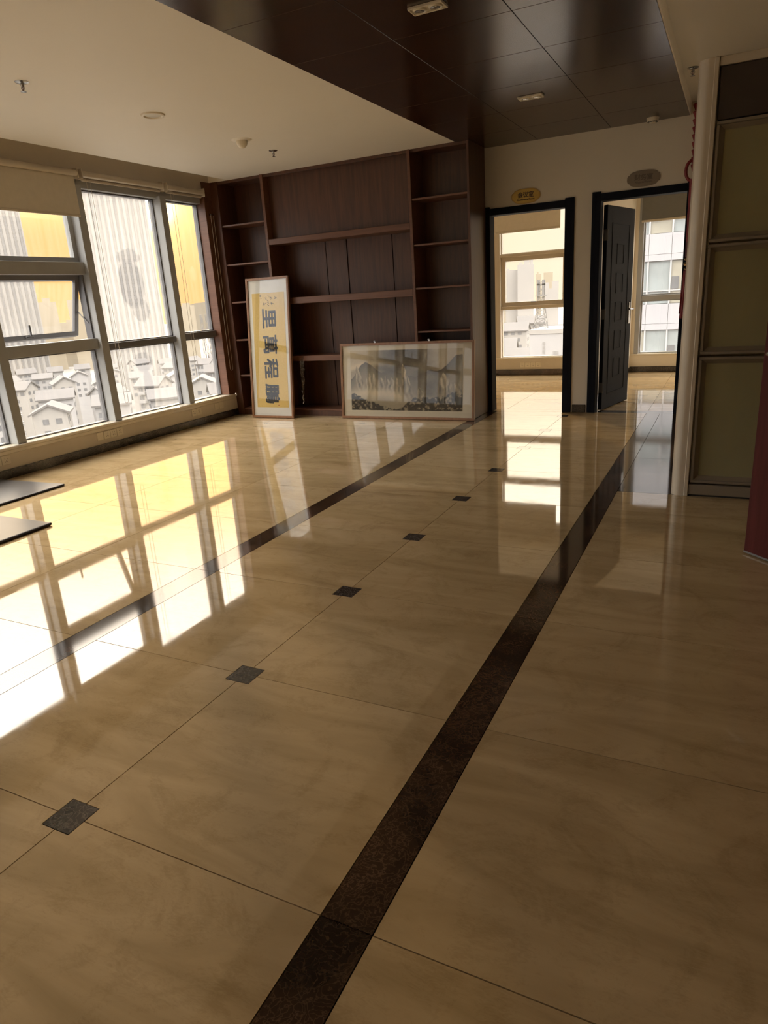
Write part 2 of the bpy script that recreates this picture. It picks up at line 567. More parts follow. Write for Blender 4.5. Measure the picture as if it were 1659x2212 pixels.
def place(name, me, mat, parent=None, loc=(0, 0, 0), smooth=False):
    o = bpy.data.objects.new(name, me)
    col.objects.link(o)
    o.location = loc
    if mat is not None and not me.materials:
        me.materials.append(MT[mat] if isinstance(mat, str) else mat)
    if smooth:
        me.polygons.foreach_set('use_smooth', [True] * len(me.polygons))
        try:
            me.set_sharp_from_angle(angle=math.radians(35))
        except Exception:
            pass
    if parent is not None:
        o.parent = parent
    return o


def wl_of(o):
    p = Vector((0, 0, 0))
    while o is not None:
        p += o.location
        o = o.parent
    return p


def obj(name, mb, mat, parent=None, smooth=False, local=False, origin=None):
    """mesh given in world coordinates (or in the parent's own, local=True)"""
    if local:
        return place(name, mb.mesh(name), mat, parent, (0, 0, 0), smooth)
    vs_ = np.array(mb.v)
    lo, hi = vs_.min(0), vs_.max(0)
    org = Vector(origin) if origin is not None else Vector(((lo[0] + hi[0]) / 2, (lo[1] + hi[1]) / 2, (lo[2] + hi[2]) / 2))
    pw = wl_of(parent) if parent is not None else Vector((0, 0, 0))
    return place(name, mb.mesh(name, org), mat, parent, org - pw, smooth)


def tag(o, label, cat, group=None):
    o['label'] = label
    o['category'] = cat
    if group:
        o['group'] = group
    return o


def thing(name, label, cat, loc=(0, 0, 0), group=None, rot=None):
    o = bpy.data.objects.new(name, None)
    o.empty_display_size = 0.1
    col.objects.link(o)
    o.location = loc
    if rot:
        o.rotation_euler = rot
    return tag(o, label, cat, group)


def stru(o):
    o['kind'] = 'structure'
    return o


def sroot(name, loc=(0, 0, 0)):
    o = bpy.data.objects.new(name, None)
    o.empty_display_size = 0.1
    col.objects.link(o)
    o.location = loc
    return stru(o)


def text_mb(s, size, depth=0.002, bold=0.0, sx=1.0):
    """flat lettering in the XZ plane, front facing -y, centred on the origin"""
    cu = bpy.data.curves.new('lettering', 'FONT')
    cu.body = s
    cu.size = size
    cu.align_x, cu.align_y = 'CENTER', 'CENTER'
    cu.extrude = depth / 2
    cu.offset = bold
    cu.resolution_u = 4
    t = bpy.data.objects.new('lettering', cu)
    col.objects.link(t)
    bpy.context.view_layer.update()
    dg = bpy.context.evaluated_depsgraph_get()
    me = bpy.data.meshes.new_from_object(t.evaluated_get(dg))
    mb = MB()
    vv = np.array([q.co[:] for q in me.vertices]) if len(me.vertices) else np.zeros((0, 3))
    if len(vv):
        c = (vv.min(0) + vv.max(0)) / 2
        mb.v = [((a - c[0]) * sx, -z, b - c[1]) for a, b, z in vv]
        mb.f = [tuple(p.vertices) for p in me.polygons]
    bpy.data.objects.remove(t)
    bpy.data.curves.remove(cu)
    bpy.data.meshes.remove(me)
    return mb


def shift(mb, dx=0, dy=0, dz=0):
    mb.v = [(a + dx, b + dy, c + dz) for a, b, c in mb.v]
    return mb


# ------------------------------------------------------------------ room dimensions (metres)
XL = -5.69            # inner face of the window wall
YF = 7.60             # far wall with the two doors
YB = 7.07             # front of the built-in bookcase
ZC = 2.76             # ceiling
ZT = 2.86             # upper ceiling strip
XR = 4.0
YBACK = -7.0
XG = -5.84            # glass line
Y1, Y2 = 11.0, 11.25  # window walls of the two rooms beyond
STRIP_R = (-0.733, -0.600)
STRIP_L = (-2.494, -2.354)
ROW_X = -1.553
JY0, JP = 0.975, 0.798

# ------------------------------------------------------------------ floor
floor = stru(obj('floor', MB().box(XL, XR, YBACK, YF, -0.20, -0.012), 'grout'))


def joints_y():
    y = JY0
    while y - JP > YBACK:
        y -= JP
    ys = []
    while y < YF:
        ys.append(y)
        y += JP
    return ys


JY = joints_y()
YS = [YBACK] + [y for y in JY if y > YBACK + 0.05 and y < YF - 0.03] + [YF]
GAP = 0.0016
tile_cache = {}


def tile(x0, x1, y0, y1, mat='tile', name='tile', notch=0, parent=floor, gap=GAP):
    """one floor slab; notch: +1 cut corners on the right side, -1 on the left"""
    w, h = x1 - x0, y1 - y0
    key = (round(w, 4), round(h, 4), mat, notch)
    if key not in tile_cache:
        a, b2 = w / 2 - gap, h / 2 - gap
        nn = 0.0525
        if notch == 0:
            poly = [(-a, -b2), (a, -b2), (a, b2), (-a, b2)]
        elif notch > 0:
            poly = [(-a, -b2), (a - nn, -b2), (a - nn, -b2 + nn), (a, -b2 + nn), (a, b2 - nn), (a - nn, b2 - nn), (a - nn, b2), (-a, b2)]
        else:
            poly = [(-a + nn, -b2), (a, -b2), (a, b2), (-a + nn, b2), (-a + nn, b2 - nn), (-a, b2 - nn), (-a, -b2 + nn), (-a + nn, -b2 + nn)]
        me = MB().prism(poly, -0.012, 0.0).mesh(name)
        me.materials.append(MT[mat])
        tile_cache[key] = me
    c = Vector(((x0 + x1) / 2, (y0 + y1) / 2, 0)) - wl_of(parent)
    return place(name, tile_cache[key], None, parent, c)


XLEFT = [XL] + [STRIP_L[0] - 0.8 * k for k in (3, 2, 1, 0)]
if XLEFT[1] - XLEFT[0] < 0.05:
    XLEFT.pop(1)
for y0, y1 in zip(YS[:-1], YS[1:]):
    for x0, x1 in zip(XLEFT[:-1], XLEFT[1:]):
        if y1 > -3.5:
            tile(x0, x1, y0, y1)
        else:
            tile(x0, x1, y0, y1)
    tile(STRIP_L[1], ROW_X, y0, y1, notch=1)
    tile(ROW_X, STRIP_R[0], y0, y1, notch=-1)
    for x0, x1 in ((STRIP_R[1], 0.62), (0.62, 1.82), (1.82, XR)):
        if y0 < 4.6:
            yy1 = min(y1, 4.583)
            if yy1 - y0 > 0.05:
                tile(x0, x1, y0, yy1)
# marble borders, in lengths of two tiles
for (x0, x1) in (STRIP_L, STRIP_R):
    k = 0
    while k < len(YS) - 1:
        tile(x0, x1, YS[k], YS[min(k + 2, len(YS) - 1)], 'dark_marble', 'border_slab')
        k += 2
for y in YS[1:-1]:
    me_key = 'inset'
    if me_key not in tile_cache:
        me = MB().box(-0.0515, 0.0515, -0.0515, 0.0515, -0.012, 0.0).mesh('inset')
        me.materials.append(MT['grey_marble'])
        tile_cache[me_key] = me
    place('inset', tile_cache[me_key], None, floor, Vector((ROW_X, y, 0)) - wl_of(floor))
# dark marble lobby in front of the second door, and light tile inside the glazed office
for y0, y1 in ((4.583, 5.56), (5.56, 6.54), (6.54, YF)):
    tile(STRIP_R[1], -0.16, y0, y1, 'dark_marble', 'lobby_slab')
for x0, x1 in ((-0.16, 0.62), (0.62, 1.82), (1.82, XR)):
    for y0, y1 in ((4.583, 5.38), (5.38, 6.18), (6.18, 6.98), (6.98, YF)):
        tile(x0, x1, y0, y1)

floor2 = stru(obj('floor_rooms', MB().box(-5.80, XR, YF, 11.6, -0.20, -0.012), 'grout'))
xs = [-5.68, -4.68, -3.88, -3.08, -2.28, -1.50]
for y0, y1 in zip([7.74, 8.50, 9.30, 10.10, 10.90], [8.50, 9.30, 10.10, 10.90, 11.35]):
    for x0, x1 in zip(xs[:-1], xs[1:]):
        tile(x0, x1, y0, y1, parent=floor2)
    for x0, x1 in ((-1.50, -0.73), (-0.73, 0.07), (0.07, 0.87)):
        tile(x0, x1, y0, y1, parent=floor2)
tile(-2.42, -1.50, YF, 7.74, 'tile', 'threshold', parent=floor2)
tile(-1.36, -0.40, YF, 7.74, 'grey_marble', 'threshold', parent=floor2)

# ------------------------------------------------------------------ ceilings
ceiling = stru(obj('ceiling', MB().box(-5.43, -2.594, YBACK, YF + 0.2, ZC, ZC + 0.30), 'ceil_paint'))
cstrip = stru(obj('ceiling_strip', MB().box(-2.594, XR, YBACK, 11.6, ZT, ZT + 0.2).box(-5.80, -2.594, YF + 0.2, 11.6, ZT, ZT + 0.2).box(-6.2, -5.43, YBACK, YF + 0.2, ZT + 0.14, ZT + 0.2), 'ceil_paint'))
soffit = stru(obj('ceiling_soffit', MB().box(-0.275, XR, YBACK, 4.70, 2.445, ZT), 'ceil_paint'))
# dark veneer ceiling panels, 0.7 m square
xp = [-2.594, -1.895, -1.190, -0.495]
yp = [4.180 + 0.6945 * k for k in range(-16, 5)] + [YF]
yp = [y for y in yp if y < YF - 0.05] + [YF]
pc = {}
for x0, x1 in zip(xp[:-1], xp[1:]):
    for y0, y1 in zip(yp[:-1], yp[1:]):
        k = (round(x1 - x0, 4), round(y1 - y0, 4))
        if k not in pc:
            w, h = k
            me = MB().cbox(-w / 2 + 0.0015, w / 2 - 0.0015, -h / 2 + 0.0015, h / 2 - 0.0015, -0.012, 0.012, c=0.0015).mesh('ceiling_panel')
            me.materials.append(MT['ceil_wood'])
            pc[k] = me
        place('ceiling_panel', pc[k], None, cstrip, Vector(((x0 + x1) / 2, (y0 + y1) / 2, ZC + 0.005)) - wl_of(cstrip))
obj('panel_tray', MB().box(-2.594, -0.497, YBACK, YF, ZC + 0.018, ZT), 'rubber', cstrip)
obj('pocket_end', MB().box(-5.86, -5.43, YB + 0.01, YF, ZC, 3.0), 'ceil_paint', cstrip)
obj('edge_trim', MB().box(-0.497, -0.488, YBACK, YF, ZC - 0.004, ZT), 'ceil_paint', cstrip)

# ------------------------------------------------------------------ left (window) wall
wall_left = stru(obj('wall_left', MB().box(XL - 0.18, XL, YBACK, YF, -0.1, 0.245).box(XL - 0.18, XL - 0.02, YBACK, YF + 0.2, 2.60, 3.02), 'plaster_low'))
obj('sill', CB(XG - 0.03, XL + 0.018, YBACK, 7.055, 0.245, 0.275, c=0.006), 'sill', wall_left)
obj('apron_trim', CB(XL - 0.002, XL + 0.012, YBACK, 7.055, 0.215, 0.247, c=0.004), 'sill', wall_left)
obj('head_band', CB(XL - 0.15, XL - 0.06, YBACK, 7.055, 2.525, 2.61, c=0.004), 'alu', wall_left)
base_l = stru(obj('baseboard_left', CB(XL - 0.002, XL + 0.014, YBACK, YB, 0.0, 0.083, c=0.003), 'grey_marble'))

MULL = [(-6.325 + 1.14 * k, -6.235 + 1.14 * k) for k in range(0, 12)]   # ..., 3.935, 5.075, 6.215
BAYS = list(zip([m[1] for m in MULL[:-1]], [m[0] for m in MULL[1:]])) + [(MULL[-1][1], 6.935)]
WIN_HEAD = 2.525


def stat_frame(mb, y0, y1, z0, z1, t=0.013, x0=XG - 0.03, x1=XG + 0.03):
    """slim fixed frame round an opening"""
    mb.box(x0, x1, y0, y0 + t, z0, z1).box(x0, x1, y1 - t, y1, z0, z1)
    mb.box(x0, x1, y0 + t, y1 - t, z0, z0 + t).box(x0, x1, y0 + t, y1 - t, z1 - t, z1)
    return mb


for i, (y0, y1) in enumerate(BAYS):
    nw = 'window_%d' % (i + 1)
    w = sroot(nw, (XG, (y0 + y1) / 2, 0.275))
    m0, m1 = MULL[i] if i < len(MULL) else (None, None)
    obj('mullion', CB(XG - 0.03, XL - 0.012, m0, m1, 0.275, WIN_HEAD + 0.02, c=0.003), 'alu', w)
    kind = 'A' if abs(y0 - 4.025) < 0.05 or i in (3, 6) else 'B'
    last = i == len(BAYS) - 1
    if kind == 'A':
        obj('frame', stat_frame(MB(), y0, y1, 0.275, 1.02), 'alu_dark', w)
        obj('transom', CB(XG - 0.03, XL - 0.06, y0, y1, 1.02, 1.125, c=0.003), 'alu', w)
        obj('transom', CB(XG - 0.03, XL - 0.06, y0, y1, 1.735, 1.85, c=0.003), 'alu', w)
        obj('frame', stat_frame(MB(), y0, y1, 1.85, WIN_HEAD, 0.045), 'alu', w)
        obj('jamb', MB().box(XG - 0.03, XG + 0.05, y0, y0 + 0.018, 1.125, 1.735).box(XG - 0.03, XG + 0.05, y1 - 0.018, y1, 1.125, 1.735), 'alu_dark', w)
        obj('pane', B(XG - 0.003, XG + 0.003, y0 + 0.013, y1 - 0.013, 0.288, 1.007), 'pane', w)
        obj('pane', B(XG - 0.003, XG + 0.003, y0 + 0.045, y1 - 0.045, 1.895, WIN_HEAD - 0.045), 'pane', w)
        # top-hung sash, propped open at the bottom
        a = math.radians(16 if abs(y0 - 4.025) < 0.05 else 0)
        zt, zb = 1.728, 1.132
        sash = MB()
        L = zt - zb

        def sp(d, n):
            return (XG - 0.02 - math.sin(a) * d - math.cos(a) * n * 0, zt - math.cos(a) * d)

        def slab(ya, yb, d0, d1, th0=-0.02, th1=0.025):
            vv = []
            for yy in (ya, yb):
                for d in (d0, d1):
                    for t in (th0, th1):
                        vv.append((XG - 0.01 - math.sin(a) * d + math.cos(a) * t, yy, zt - math.cos(a) * d - math.sin(a) * t * -1))
            return vv
        fc = [(0, 1, 3, 2), (4, 6, 7, 5), (0, 4, 5, 1), (2, 3, 7, 6), (0, 2, 6, 4), (1, 5, 7, 3)]
        ya, yb = y0 + 0.02, y1 - 0.02
        for q in ((ya, ya + 0.045, 0, L), (yb - 0.045, yb, 0, L), (ya + 0.045, yb - 0.045, 0, 0.045), (ya + 0.045, yb - 0.045, L - 0.045, L)):
            sash.add(slab(*q), fc)
        so = obj('sash', sash, 'alu_dark', w)
        obj('pane', MB().add(slab(ya + 0.045, yb - 0.045, 0.045, L - 0.045, -0.003, 0.003), fc), 'pane', so)
        if a > 0:
            for yy in (ya + 0.01, yb - 0.01):
                obj('stay_arm', MB().tube([(XG + 0.03, yy, 1.28), (XG - 0.01 - math.sin(a) * 0.33, yy, zt - math.cos(a) * 0.33)], 0.006, 6), 'alu_dark', so)
        hx = XG - 0.01 - math.sin(a) * (L - 0.03) + 0.03
        yc = (ya + yb) / 2 - 0.06
        hz = zt - math.cos(a) * (L - 0.03)
        obj('handle', MB().cbox(hx - 0.01, hx + 0.015, yc - 0.05, yc + 0.03, hz - 0.012, hz + 0.012).cbox(hx + 0.005, hx + 0.022, yc - 0.006, yc + 0.012, hz, hz + 0.115), 'alu_dark', so)
    else:
        tz0, tz1 = (1.005, 1.078) if last else (1.0, 1.06)
        obj('frame', stat_frame(MB(), y0, y1, 0.275, tz0), 'alu_dark', w)
        obj('transom', CB(XG - 0.03, XL - 0.075, y0, y1, tz0, tz1, c=0.003), 'alu_dark', w)
        obj('frame', stat_frame(MB(), y0, y1, tz1, WIN_HEAD), 'alu_dark', w)
        pm_t, pm_b = ('pane_c', 'pane') if last else (('pane_bt', 'pane_bb') if abs(y0 - 5.165) < 0.05 else ('pane', 'pane'))
        obj('pane', B(XG - 0.003, XG + 0.003, y0 + 0.013, y1 - 0.013, tz1 + 0.013, WIN_HEAD - 0.013), pm_t, w)
        obj('pane', B(XG - 0.003, XG + 0.003, y0 + 0.013, y1 - 0.013, 0.288, tz0 - 0.013), pm_b, w)
# timber-faced pier between the last window and the bookcase
stru(obj('trim_1', CB(XG - 0.03, XL + 0.004, 6.935, YB + 0.02, 0.275, 2.76, c=0.004), 'shelf_wood'))

# roller blinds in the pocket above the windows


def blind(y0, y1, zb, label, x=XL + 0.02, chain_y=None, chain_z=0.5, mat='blind', group=None):
    b = thing('roller_blind', label, 'blind', (x, (y0 + y1) / 2, zb), group)
    obj('cassette', MB().tube([(x, y0, 2.635), (x, y1, 2.635)], 0.028, 14), 'alu_cream', b, smooth=True)
    if zb < 2.55:
        obj('fabric', B(x - 0.022, x - 0.020, y0 + 0.01, y1 - 0.01, zb, 2.63), mat, b)
    obj('bottom_bar', CB(x - 0.029, x - 0.013, y0 + 0.01, y1 - 0.01, zb - 0.022, zb, c=0.004), 'alu_cream', b)
    for yy in (y0 - 0.004, y1 + 0.004):
        obj('bracket', CB(x - 0.07, x + 0.03, yy - 0.004, yy + 0.004, 2.59, 2.68), 'alu_cream', b)
    if chain_y is not None:
        pts = [(x + 0.034, chain_y - 0.022, 2.60)]
        pts += [(x + 0.034, chain_y - 0.022, 2.60 - (2.60 - chain_z) * k / 6) for k in range(1, 7)]
        pts += [(x + 0.034, chain_y - 0.022 * math.cos(t), chain_z - 0.022 * math.sin(t)) for t in [math.pi * k / 6 for k in range(1, 6)]]
        pts += [(x + 0.034, chain_y + 0.022, 2.60 - (2.60 - chain_z) * k / 6) for k in range(6, -1, -1)]
        obj('bead_chain', MB().tube(pts, 0.0019, 6), 'chain', b, smooth=True)
    return b


blind(2.86, 3.92, 2.30, 'cream roller blind lowered a little over the window nearer the room end')
blind(4.00, 5.10, 2.275, 'cream roller blind lowered over the window with the open awning sash')
blind(5.16, 6.23, 2.60, 'rolled-up blind with bead chain over the widest dust-stained window', chain_y=5.205, chain_z=0.47)
blind(6.30, 6.90, 2.60, 'rolled-up blind with bead chain over the narrow window by the bookcase', chain_y=6.345, chain_z=0.55)

cp = thing('bead_chain', 'loose white bead chain loop hanging on the brown timber pier', 'blind chain', (XL + 0.03, 7.0, 0.6))
pts = [(XL + 0.03, 6.985, 2.4 - 1.8 * k / 8) for k in range(9)] + [(XL + 0.03, 7.01 - 0.025 * math.cos(t), 0.6 - 0.025 * math.sin(t)) for t in (0.5, 1.0, 1.57, 2.1, 2.6)] + [(XL + 0.03, 7.035, 0.6 + 1.8 * k / 8) for k in range(9)]
obj('chain_loop', MB().tube(pts, 0.0019, 6), 'chain', cp, smooth=True)
obj('hook', CB(XL + 0.004, XL + 0.036, 6.98, 7.04, 2.395, 2.41), 'steel', cp)


def socket_strip(n, origin, along, out, label, first_plain=0, h=0.082, wid=0.086):
    """n switch/socket plates in a row; along/out are unit directions"""
    o = Vector(origin)
    al, ou = Vector(along), Vector(out)
    t = thing('wall_socket', label, 'socket', o)
    for k in range(n):
        c = o + al * (wid * (k + 0.5))
        a = c - al * (wid / 2 - 0.001)
        b2 = c + al * (wid / 2 - 0.001) + ou * 0.009
        p = obj('plate', CB(a.x, b2.x, a.y, b2.y, o.z, o.z + h, c=0.003), 'ivory', t)
        if k >= first_plain:
            for (s, zz, ww, hh) in ((-0.011, 0.055, 0.004, 0.010), (0.011, 0.055, 0.004, 0.010), (-0.012, 0.028, 0.004, 0.010), (0.012, 0.028, 0.004, 0.010), (0.0, 0.034, 0.004, 0.010)):
                q0 = c + al * (s - ww / 2) + ou * 0.0085
                q1 = c + al * (s + ww / 2) + ou * 0.0096
                obj('slot', B(q0.x, q1.x, q0.y, q1.y, o.z + zz - hh / 2, o.z + zz + hh / 2), 'socket_dark', p)
    return t


socket_strip(4, (XL, 4.785, 0.125), (0, 1, 0), (1, 0, 0), 'row of four ivory socket plates under the window with the open sash', 1)
socket_strip(4, (XL, 3.47, 0.125), (0, 1, 0), (1, 0, 0), 'row of ivory socket plates on the low wall behind the grey glass boards', 1)
socket_strip(2, (XL, 6.20, 0.125), (0, 1, 0), (1, 0, 0), 'pair of ivory socket plates under the narrow window by the bookcase')
socket_strip(2, (XL, 6.62, 0.130), (0, 1, 0), (1, 0, 0), 'pair of blank ivory plates on the low wall next to the bookcase', 2)

# ------------------------------------------------------------------ far wall and doors
D1 = (-2.41, -1.615, 2.095)
D2 = (-1.262, -0.475, 2.115)
wf = MB().box(XL - 0.1, D1[0] - 0.02, YF, YF + 0.12, 0, ZT).box(D1[1] + 0.02, D2[0] - 0.02, YF, YF + 0.12, 0, ZT).box(D2[1] + 0.02, XR, YF, YF + 0.12, 0, ZT)
wf.box(D1[0] - 0.02, D1[1] + 0.02, YF, YF + 0.12, D1[2] + 0.02, ZT).box(D2[0] - 0.02, D2[1] + 0.02, YF, YF + 0.12, D2[2] + 0.02, ZT)
wall_far = stru(obj('wall_far', wf, 'paint'))
bf = MB().cbox(-1.505, -1.362, YF - 0.012, YF, 0, 0.085, c=0.003).cbox(-0.37, XR, YF - 0.012, YF, 0, 0.083, c=0.003)
stru(obj('baseboard_far', bf, 'grey_marble'))


def door_frame(name, d, yl=YF, left_out=-0.085, right_out=0.095):
    w = sroot(name, ((d[0] + d[1]) / 2, yl, 0))
    x0, x1, zt = d
    y0, y1 = yl - 0.022, yl + 0.14
    lx = (x0 + left_out, x0)
    rx = (x1, x1 + right_out)
    obj('casing', CB(lx[0], lx[1], y0, yl, 0, zt + 0.085, c=0.004), 'door_black', w)
    obj('casing', CB(rx[0], rx[1], y0, yl, 0, zt + 0.085, c=0.004), 'door_black', w)
    obj('casing_groove', MB().box(lx[0] + 0.030, lx[0] + 0.036, y0 - 0.003, y0, 0, zt + 0.07).box(rx[1] - 0.036, rx[1] - 0.030, y0 - 0.003, y0, 0, zt + 0.07), 'door_black', w)
    obj('head_casing', CB(x0 - 0.002, x1 + 0.002, y0 + 0.004, yl, zt, zt + 0.068, c=0.004), 'door_black', w)
    obj('jamb', B(x0 - 0.018, x0, yl, y1, 0, zt), 'door_black', w)
    obj('jamb', B(x1, x1 + 0.018, yl, y1, 0, zt), 'door_black', w)
    obj('jamb_head', B(x0 - 0.018, x1 + 0.018, yl, y1, zt, zt + 0.018), 'door_black', w)
    return w


def leaf_panels(mb_list, w, h):
    """raised outline of the moulded door: one tall outer field and five small ones, both faces"""
    out = []
    out.append((0.14, w - 0.14, 0.16, h - 0.16))
    n = 5
    z0, z1 = 0.30, h - 0.30
    step = (z1 - z0) / n
    for k in range(n):
        out.append((0.29, w - 0.29, z0 + step * k + 0.03, z0 + step * (k + 1) - 0.06))
    return out


def door_leaf(parent, hinge, ang, w, h, side=1, thick=0.042, mat='door_black', handle_z=1.02, ornament=False, hinges=True):
    """leaf pivoting at hinge; local x runs from hinge to free edge"""
    lf = bpy.data.objects.new('leaf', MB().cbox(0, w, -thick / 2, thick / 2, 0.008, h, c=0.003).mesh('leaf'))
    col.objects.link(lf)
    lf.data.materials.append(MT[mat])
    lf.parent = parent
    lf.location = Vector(hinge) - wl_of(parent)
    lf.rotation_euler = (0, 0, ang)
    for (x0, x1, z0, z1) in leaf_panels(None, w, h):
        for s in (-1, 1):
            yf = s * thick / 2
            ya, yb = (yf - 0.001, yf + 0.004 * s)
            m = MB()
            t = 0.012
            m.box(x0, x1, ya, yb, z0, z0 + t).box(x0, x1, ya, yb, z1 - t, z1).box(x0, x0 + t, ya, yb, z0 + t, z1 - t).box(x1 - t, x1, ya, yb, z0 + t, z1 - t)
            obj('moulding', m, mat, lf, local=True)
    hx = w - 0.065
    for s in (-1, 1):
        yf = s * thick / 2
        obj('handle_plate', MB().cbox(hx - 0.02, hx + 0.02, yf, yf + s * 0.008, handle_z - 0.14, handle_z + 0.09, c=0.004), 'steel', lf, local=True)
        pts = [(hx, yf + s * 0.004, handle_z + 0.02), (hx, yf + s * 0.05, handle_z + 0.02), (hx - 0.02, yf + s * 0.055, handle_z + 0.02), (hx - 0.12, yf + s * 0.052, handle_z + 0.02)]
        obj('lever', MB().tube(pts, 0.0095, 8), 'steel', lf, local=True, smooth=True)
    if hinges:
        for zz in (0.25, 1.02, 1.80):
            obj('hinge', MB().cbox(-0.012, 0.0, -thick / 2 - 0.004, thick / 2 - 0.004, zz - 0.055, zz + 0.055).tube([(-0.006, -thick / 2 - 0.006, zz - 0.055), (-0.006, -thick / 2 - 0.006, zz + 0.055)], 0.007, 8), 'steel_dark', lf, local=True)
    return lf


door1 = door_frame('door_1', D1, left_out=-0.078)
door_leaf(door1, (D1[1] - 0.012, YF + 0.165, 0), math.radians(86), 0.79, 2.075)
door2 = door_frame('door_2', D2)
door_leaf(door2, (D2[0] + 0.03, YF + 0.115, 0), math.radians(77.5), 0.78, 2.085)

# oval name plates over the doors


def name_plate(cx, cz, w, h, zh, en, plate, ink, rim, label):
    t = thing('door_sign', label, 'sign', (cx, YF - 0.006, cz - h / 2))
    pts = []
    # oval with four small notches where the long sides meet the round ends
    for k in range(48):
        a = 2 * math.pi * k / 48
        x, z = math.cos(a), math.sin(a)
        r = 1.0
        d = abs(math.sin(2 * a))
        ex = 0.5 * w * math.copysign(abs(x) ** 0.72, x)
        ez = 0.5 * h * math.copysign(abs(z) ** 0.85, z)
        q = min(abs(a - b0) for b0 in (0.62, math.pi - 0.62, math.pi + 0.62, 2 * math.pi - 0.62))
        if q < 0.10:
            ex *= 0.965
            ez *= 0.93
        pts.append((cx + ex, cz + ez))
    pts2 = [(cx + (x - cx) * 0.93, cz + (z - cz) * 0.88) for x, z in pts]
    obj('plate', MB().prism(pts, YF - 0.008, YF - 0.0005, 'y'), rim, t)
    obj('plate_face', MB().prism(pts2, YF - 0.0105, YF - 0.008, 'y'), plate, t)
    n = len(zh)
    for k, ch in enumerate(zh):
        g = shift(text_mb(ch, h * 0.40, 0.002, 0.0012), cx + (k - (n - 1) / 2) * w * 0.185, YF - 0.0115, cz + h * 0.09)
        obj('character', g, ink, t)
    obj('lettering', shift(text_mb(en, h * 0.17, 0.002, 0.0005), cx, YF - 0.0115, cz - h * 0.22), ink, t)
    return t


name_plate(-2.022, 2.247, 0.305, 0.145, '会议室', 'Conference Room', 'gold', 'brown_ink', 'gold_dark', 'gold oval sign with dark Chinese characters over the open doorway')
name_plate(-0.872, 2.272, 0.305, 0.145, '财务室', 'Financial Room', 'sign_shade', 'sign_shade_ink', 'sign_shade', 'oval sign in shade-darkened tones above the door that stands ajar')

# ------------------------------------------------------------------ rooms beyond the doors
wr1 = MB().box(-5.80, -1.37, Y1, Y1 + 0.2, -0.1, 0.25).box(-5.80, -1.37, Y1, Y1 + 0.2, 2.55, ZT)
wall_r1 = stru(obj('wall_conference_room', wr1, 'plaster_low'))
obj('sill', CB(-5.68, -1.50, Y1 - 0.015, Y1 + 0.13, 0.25, 0.278, c=0.005), 'sill', wall_r1)
stru(obj('baseboard_conference_room', CB(-5.68, -1.50, Y1 - 0.013, Y1, 0.0, 0.09, c=0.003), 'dark_marble'))
wall_div = stru(obj('wall_divider', MB().box(-1.50, -1.37, YF + 0.12, Y2 + 0.2, 0, ZT), 'paint'))
stru(obj('baseboard_divider', MB().cbox(-1.37, -1.357, YF + 0.13, Y2, 0, 0.083, c=0.003).cbox(-1.513, -1.50, YF + 0.13, Y1, 0, 0.09, c=0.003), 'grey_marble'))
wall_r1l = stru(obj('wall_conference_side', MB().box(-5.80, -5.68, YF + 0.12, Y1 + 0.2, 0, ZT), 'paint'))
wall_r2 = stru(obj('wall_finance_room', MB().box(-1.37, 1.3, Y2, Y2 + 0.2, -0.1, 0.245).box(-1.37, 1.3, Y2, Y2 + 0.2, 2.55, ZT).box(-1.37, -1.315, Y2, Y2 + 0.12, 0.245, 2.55), 'paint'))
obj('sill', CB(-1.37, 1.2, Y2 - 0.015, Y2 + 0.13, 0.245, 0.272, c=0.005), 'sill', wall_r2)
stru(obj('baseboard_finance_room', CB(-1.357, 1.2, Y2 - 0.013, Y2, 0.0, 0.083, c=0.003), 'grey_marble'))
stru(obj('wall_finance_side', MB().box(1.2, 1.3, YF + 0.12, Y2 + 0.2, 0, ZT), 'paint'))


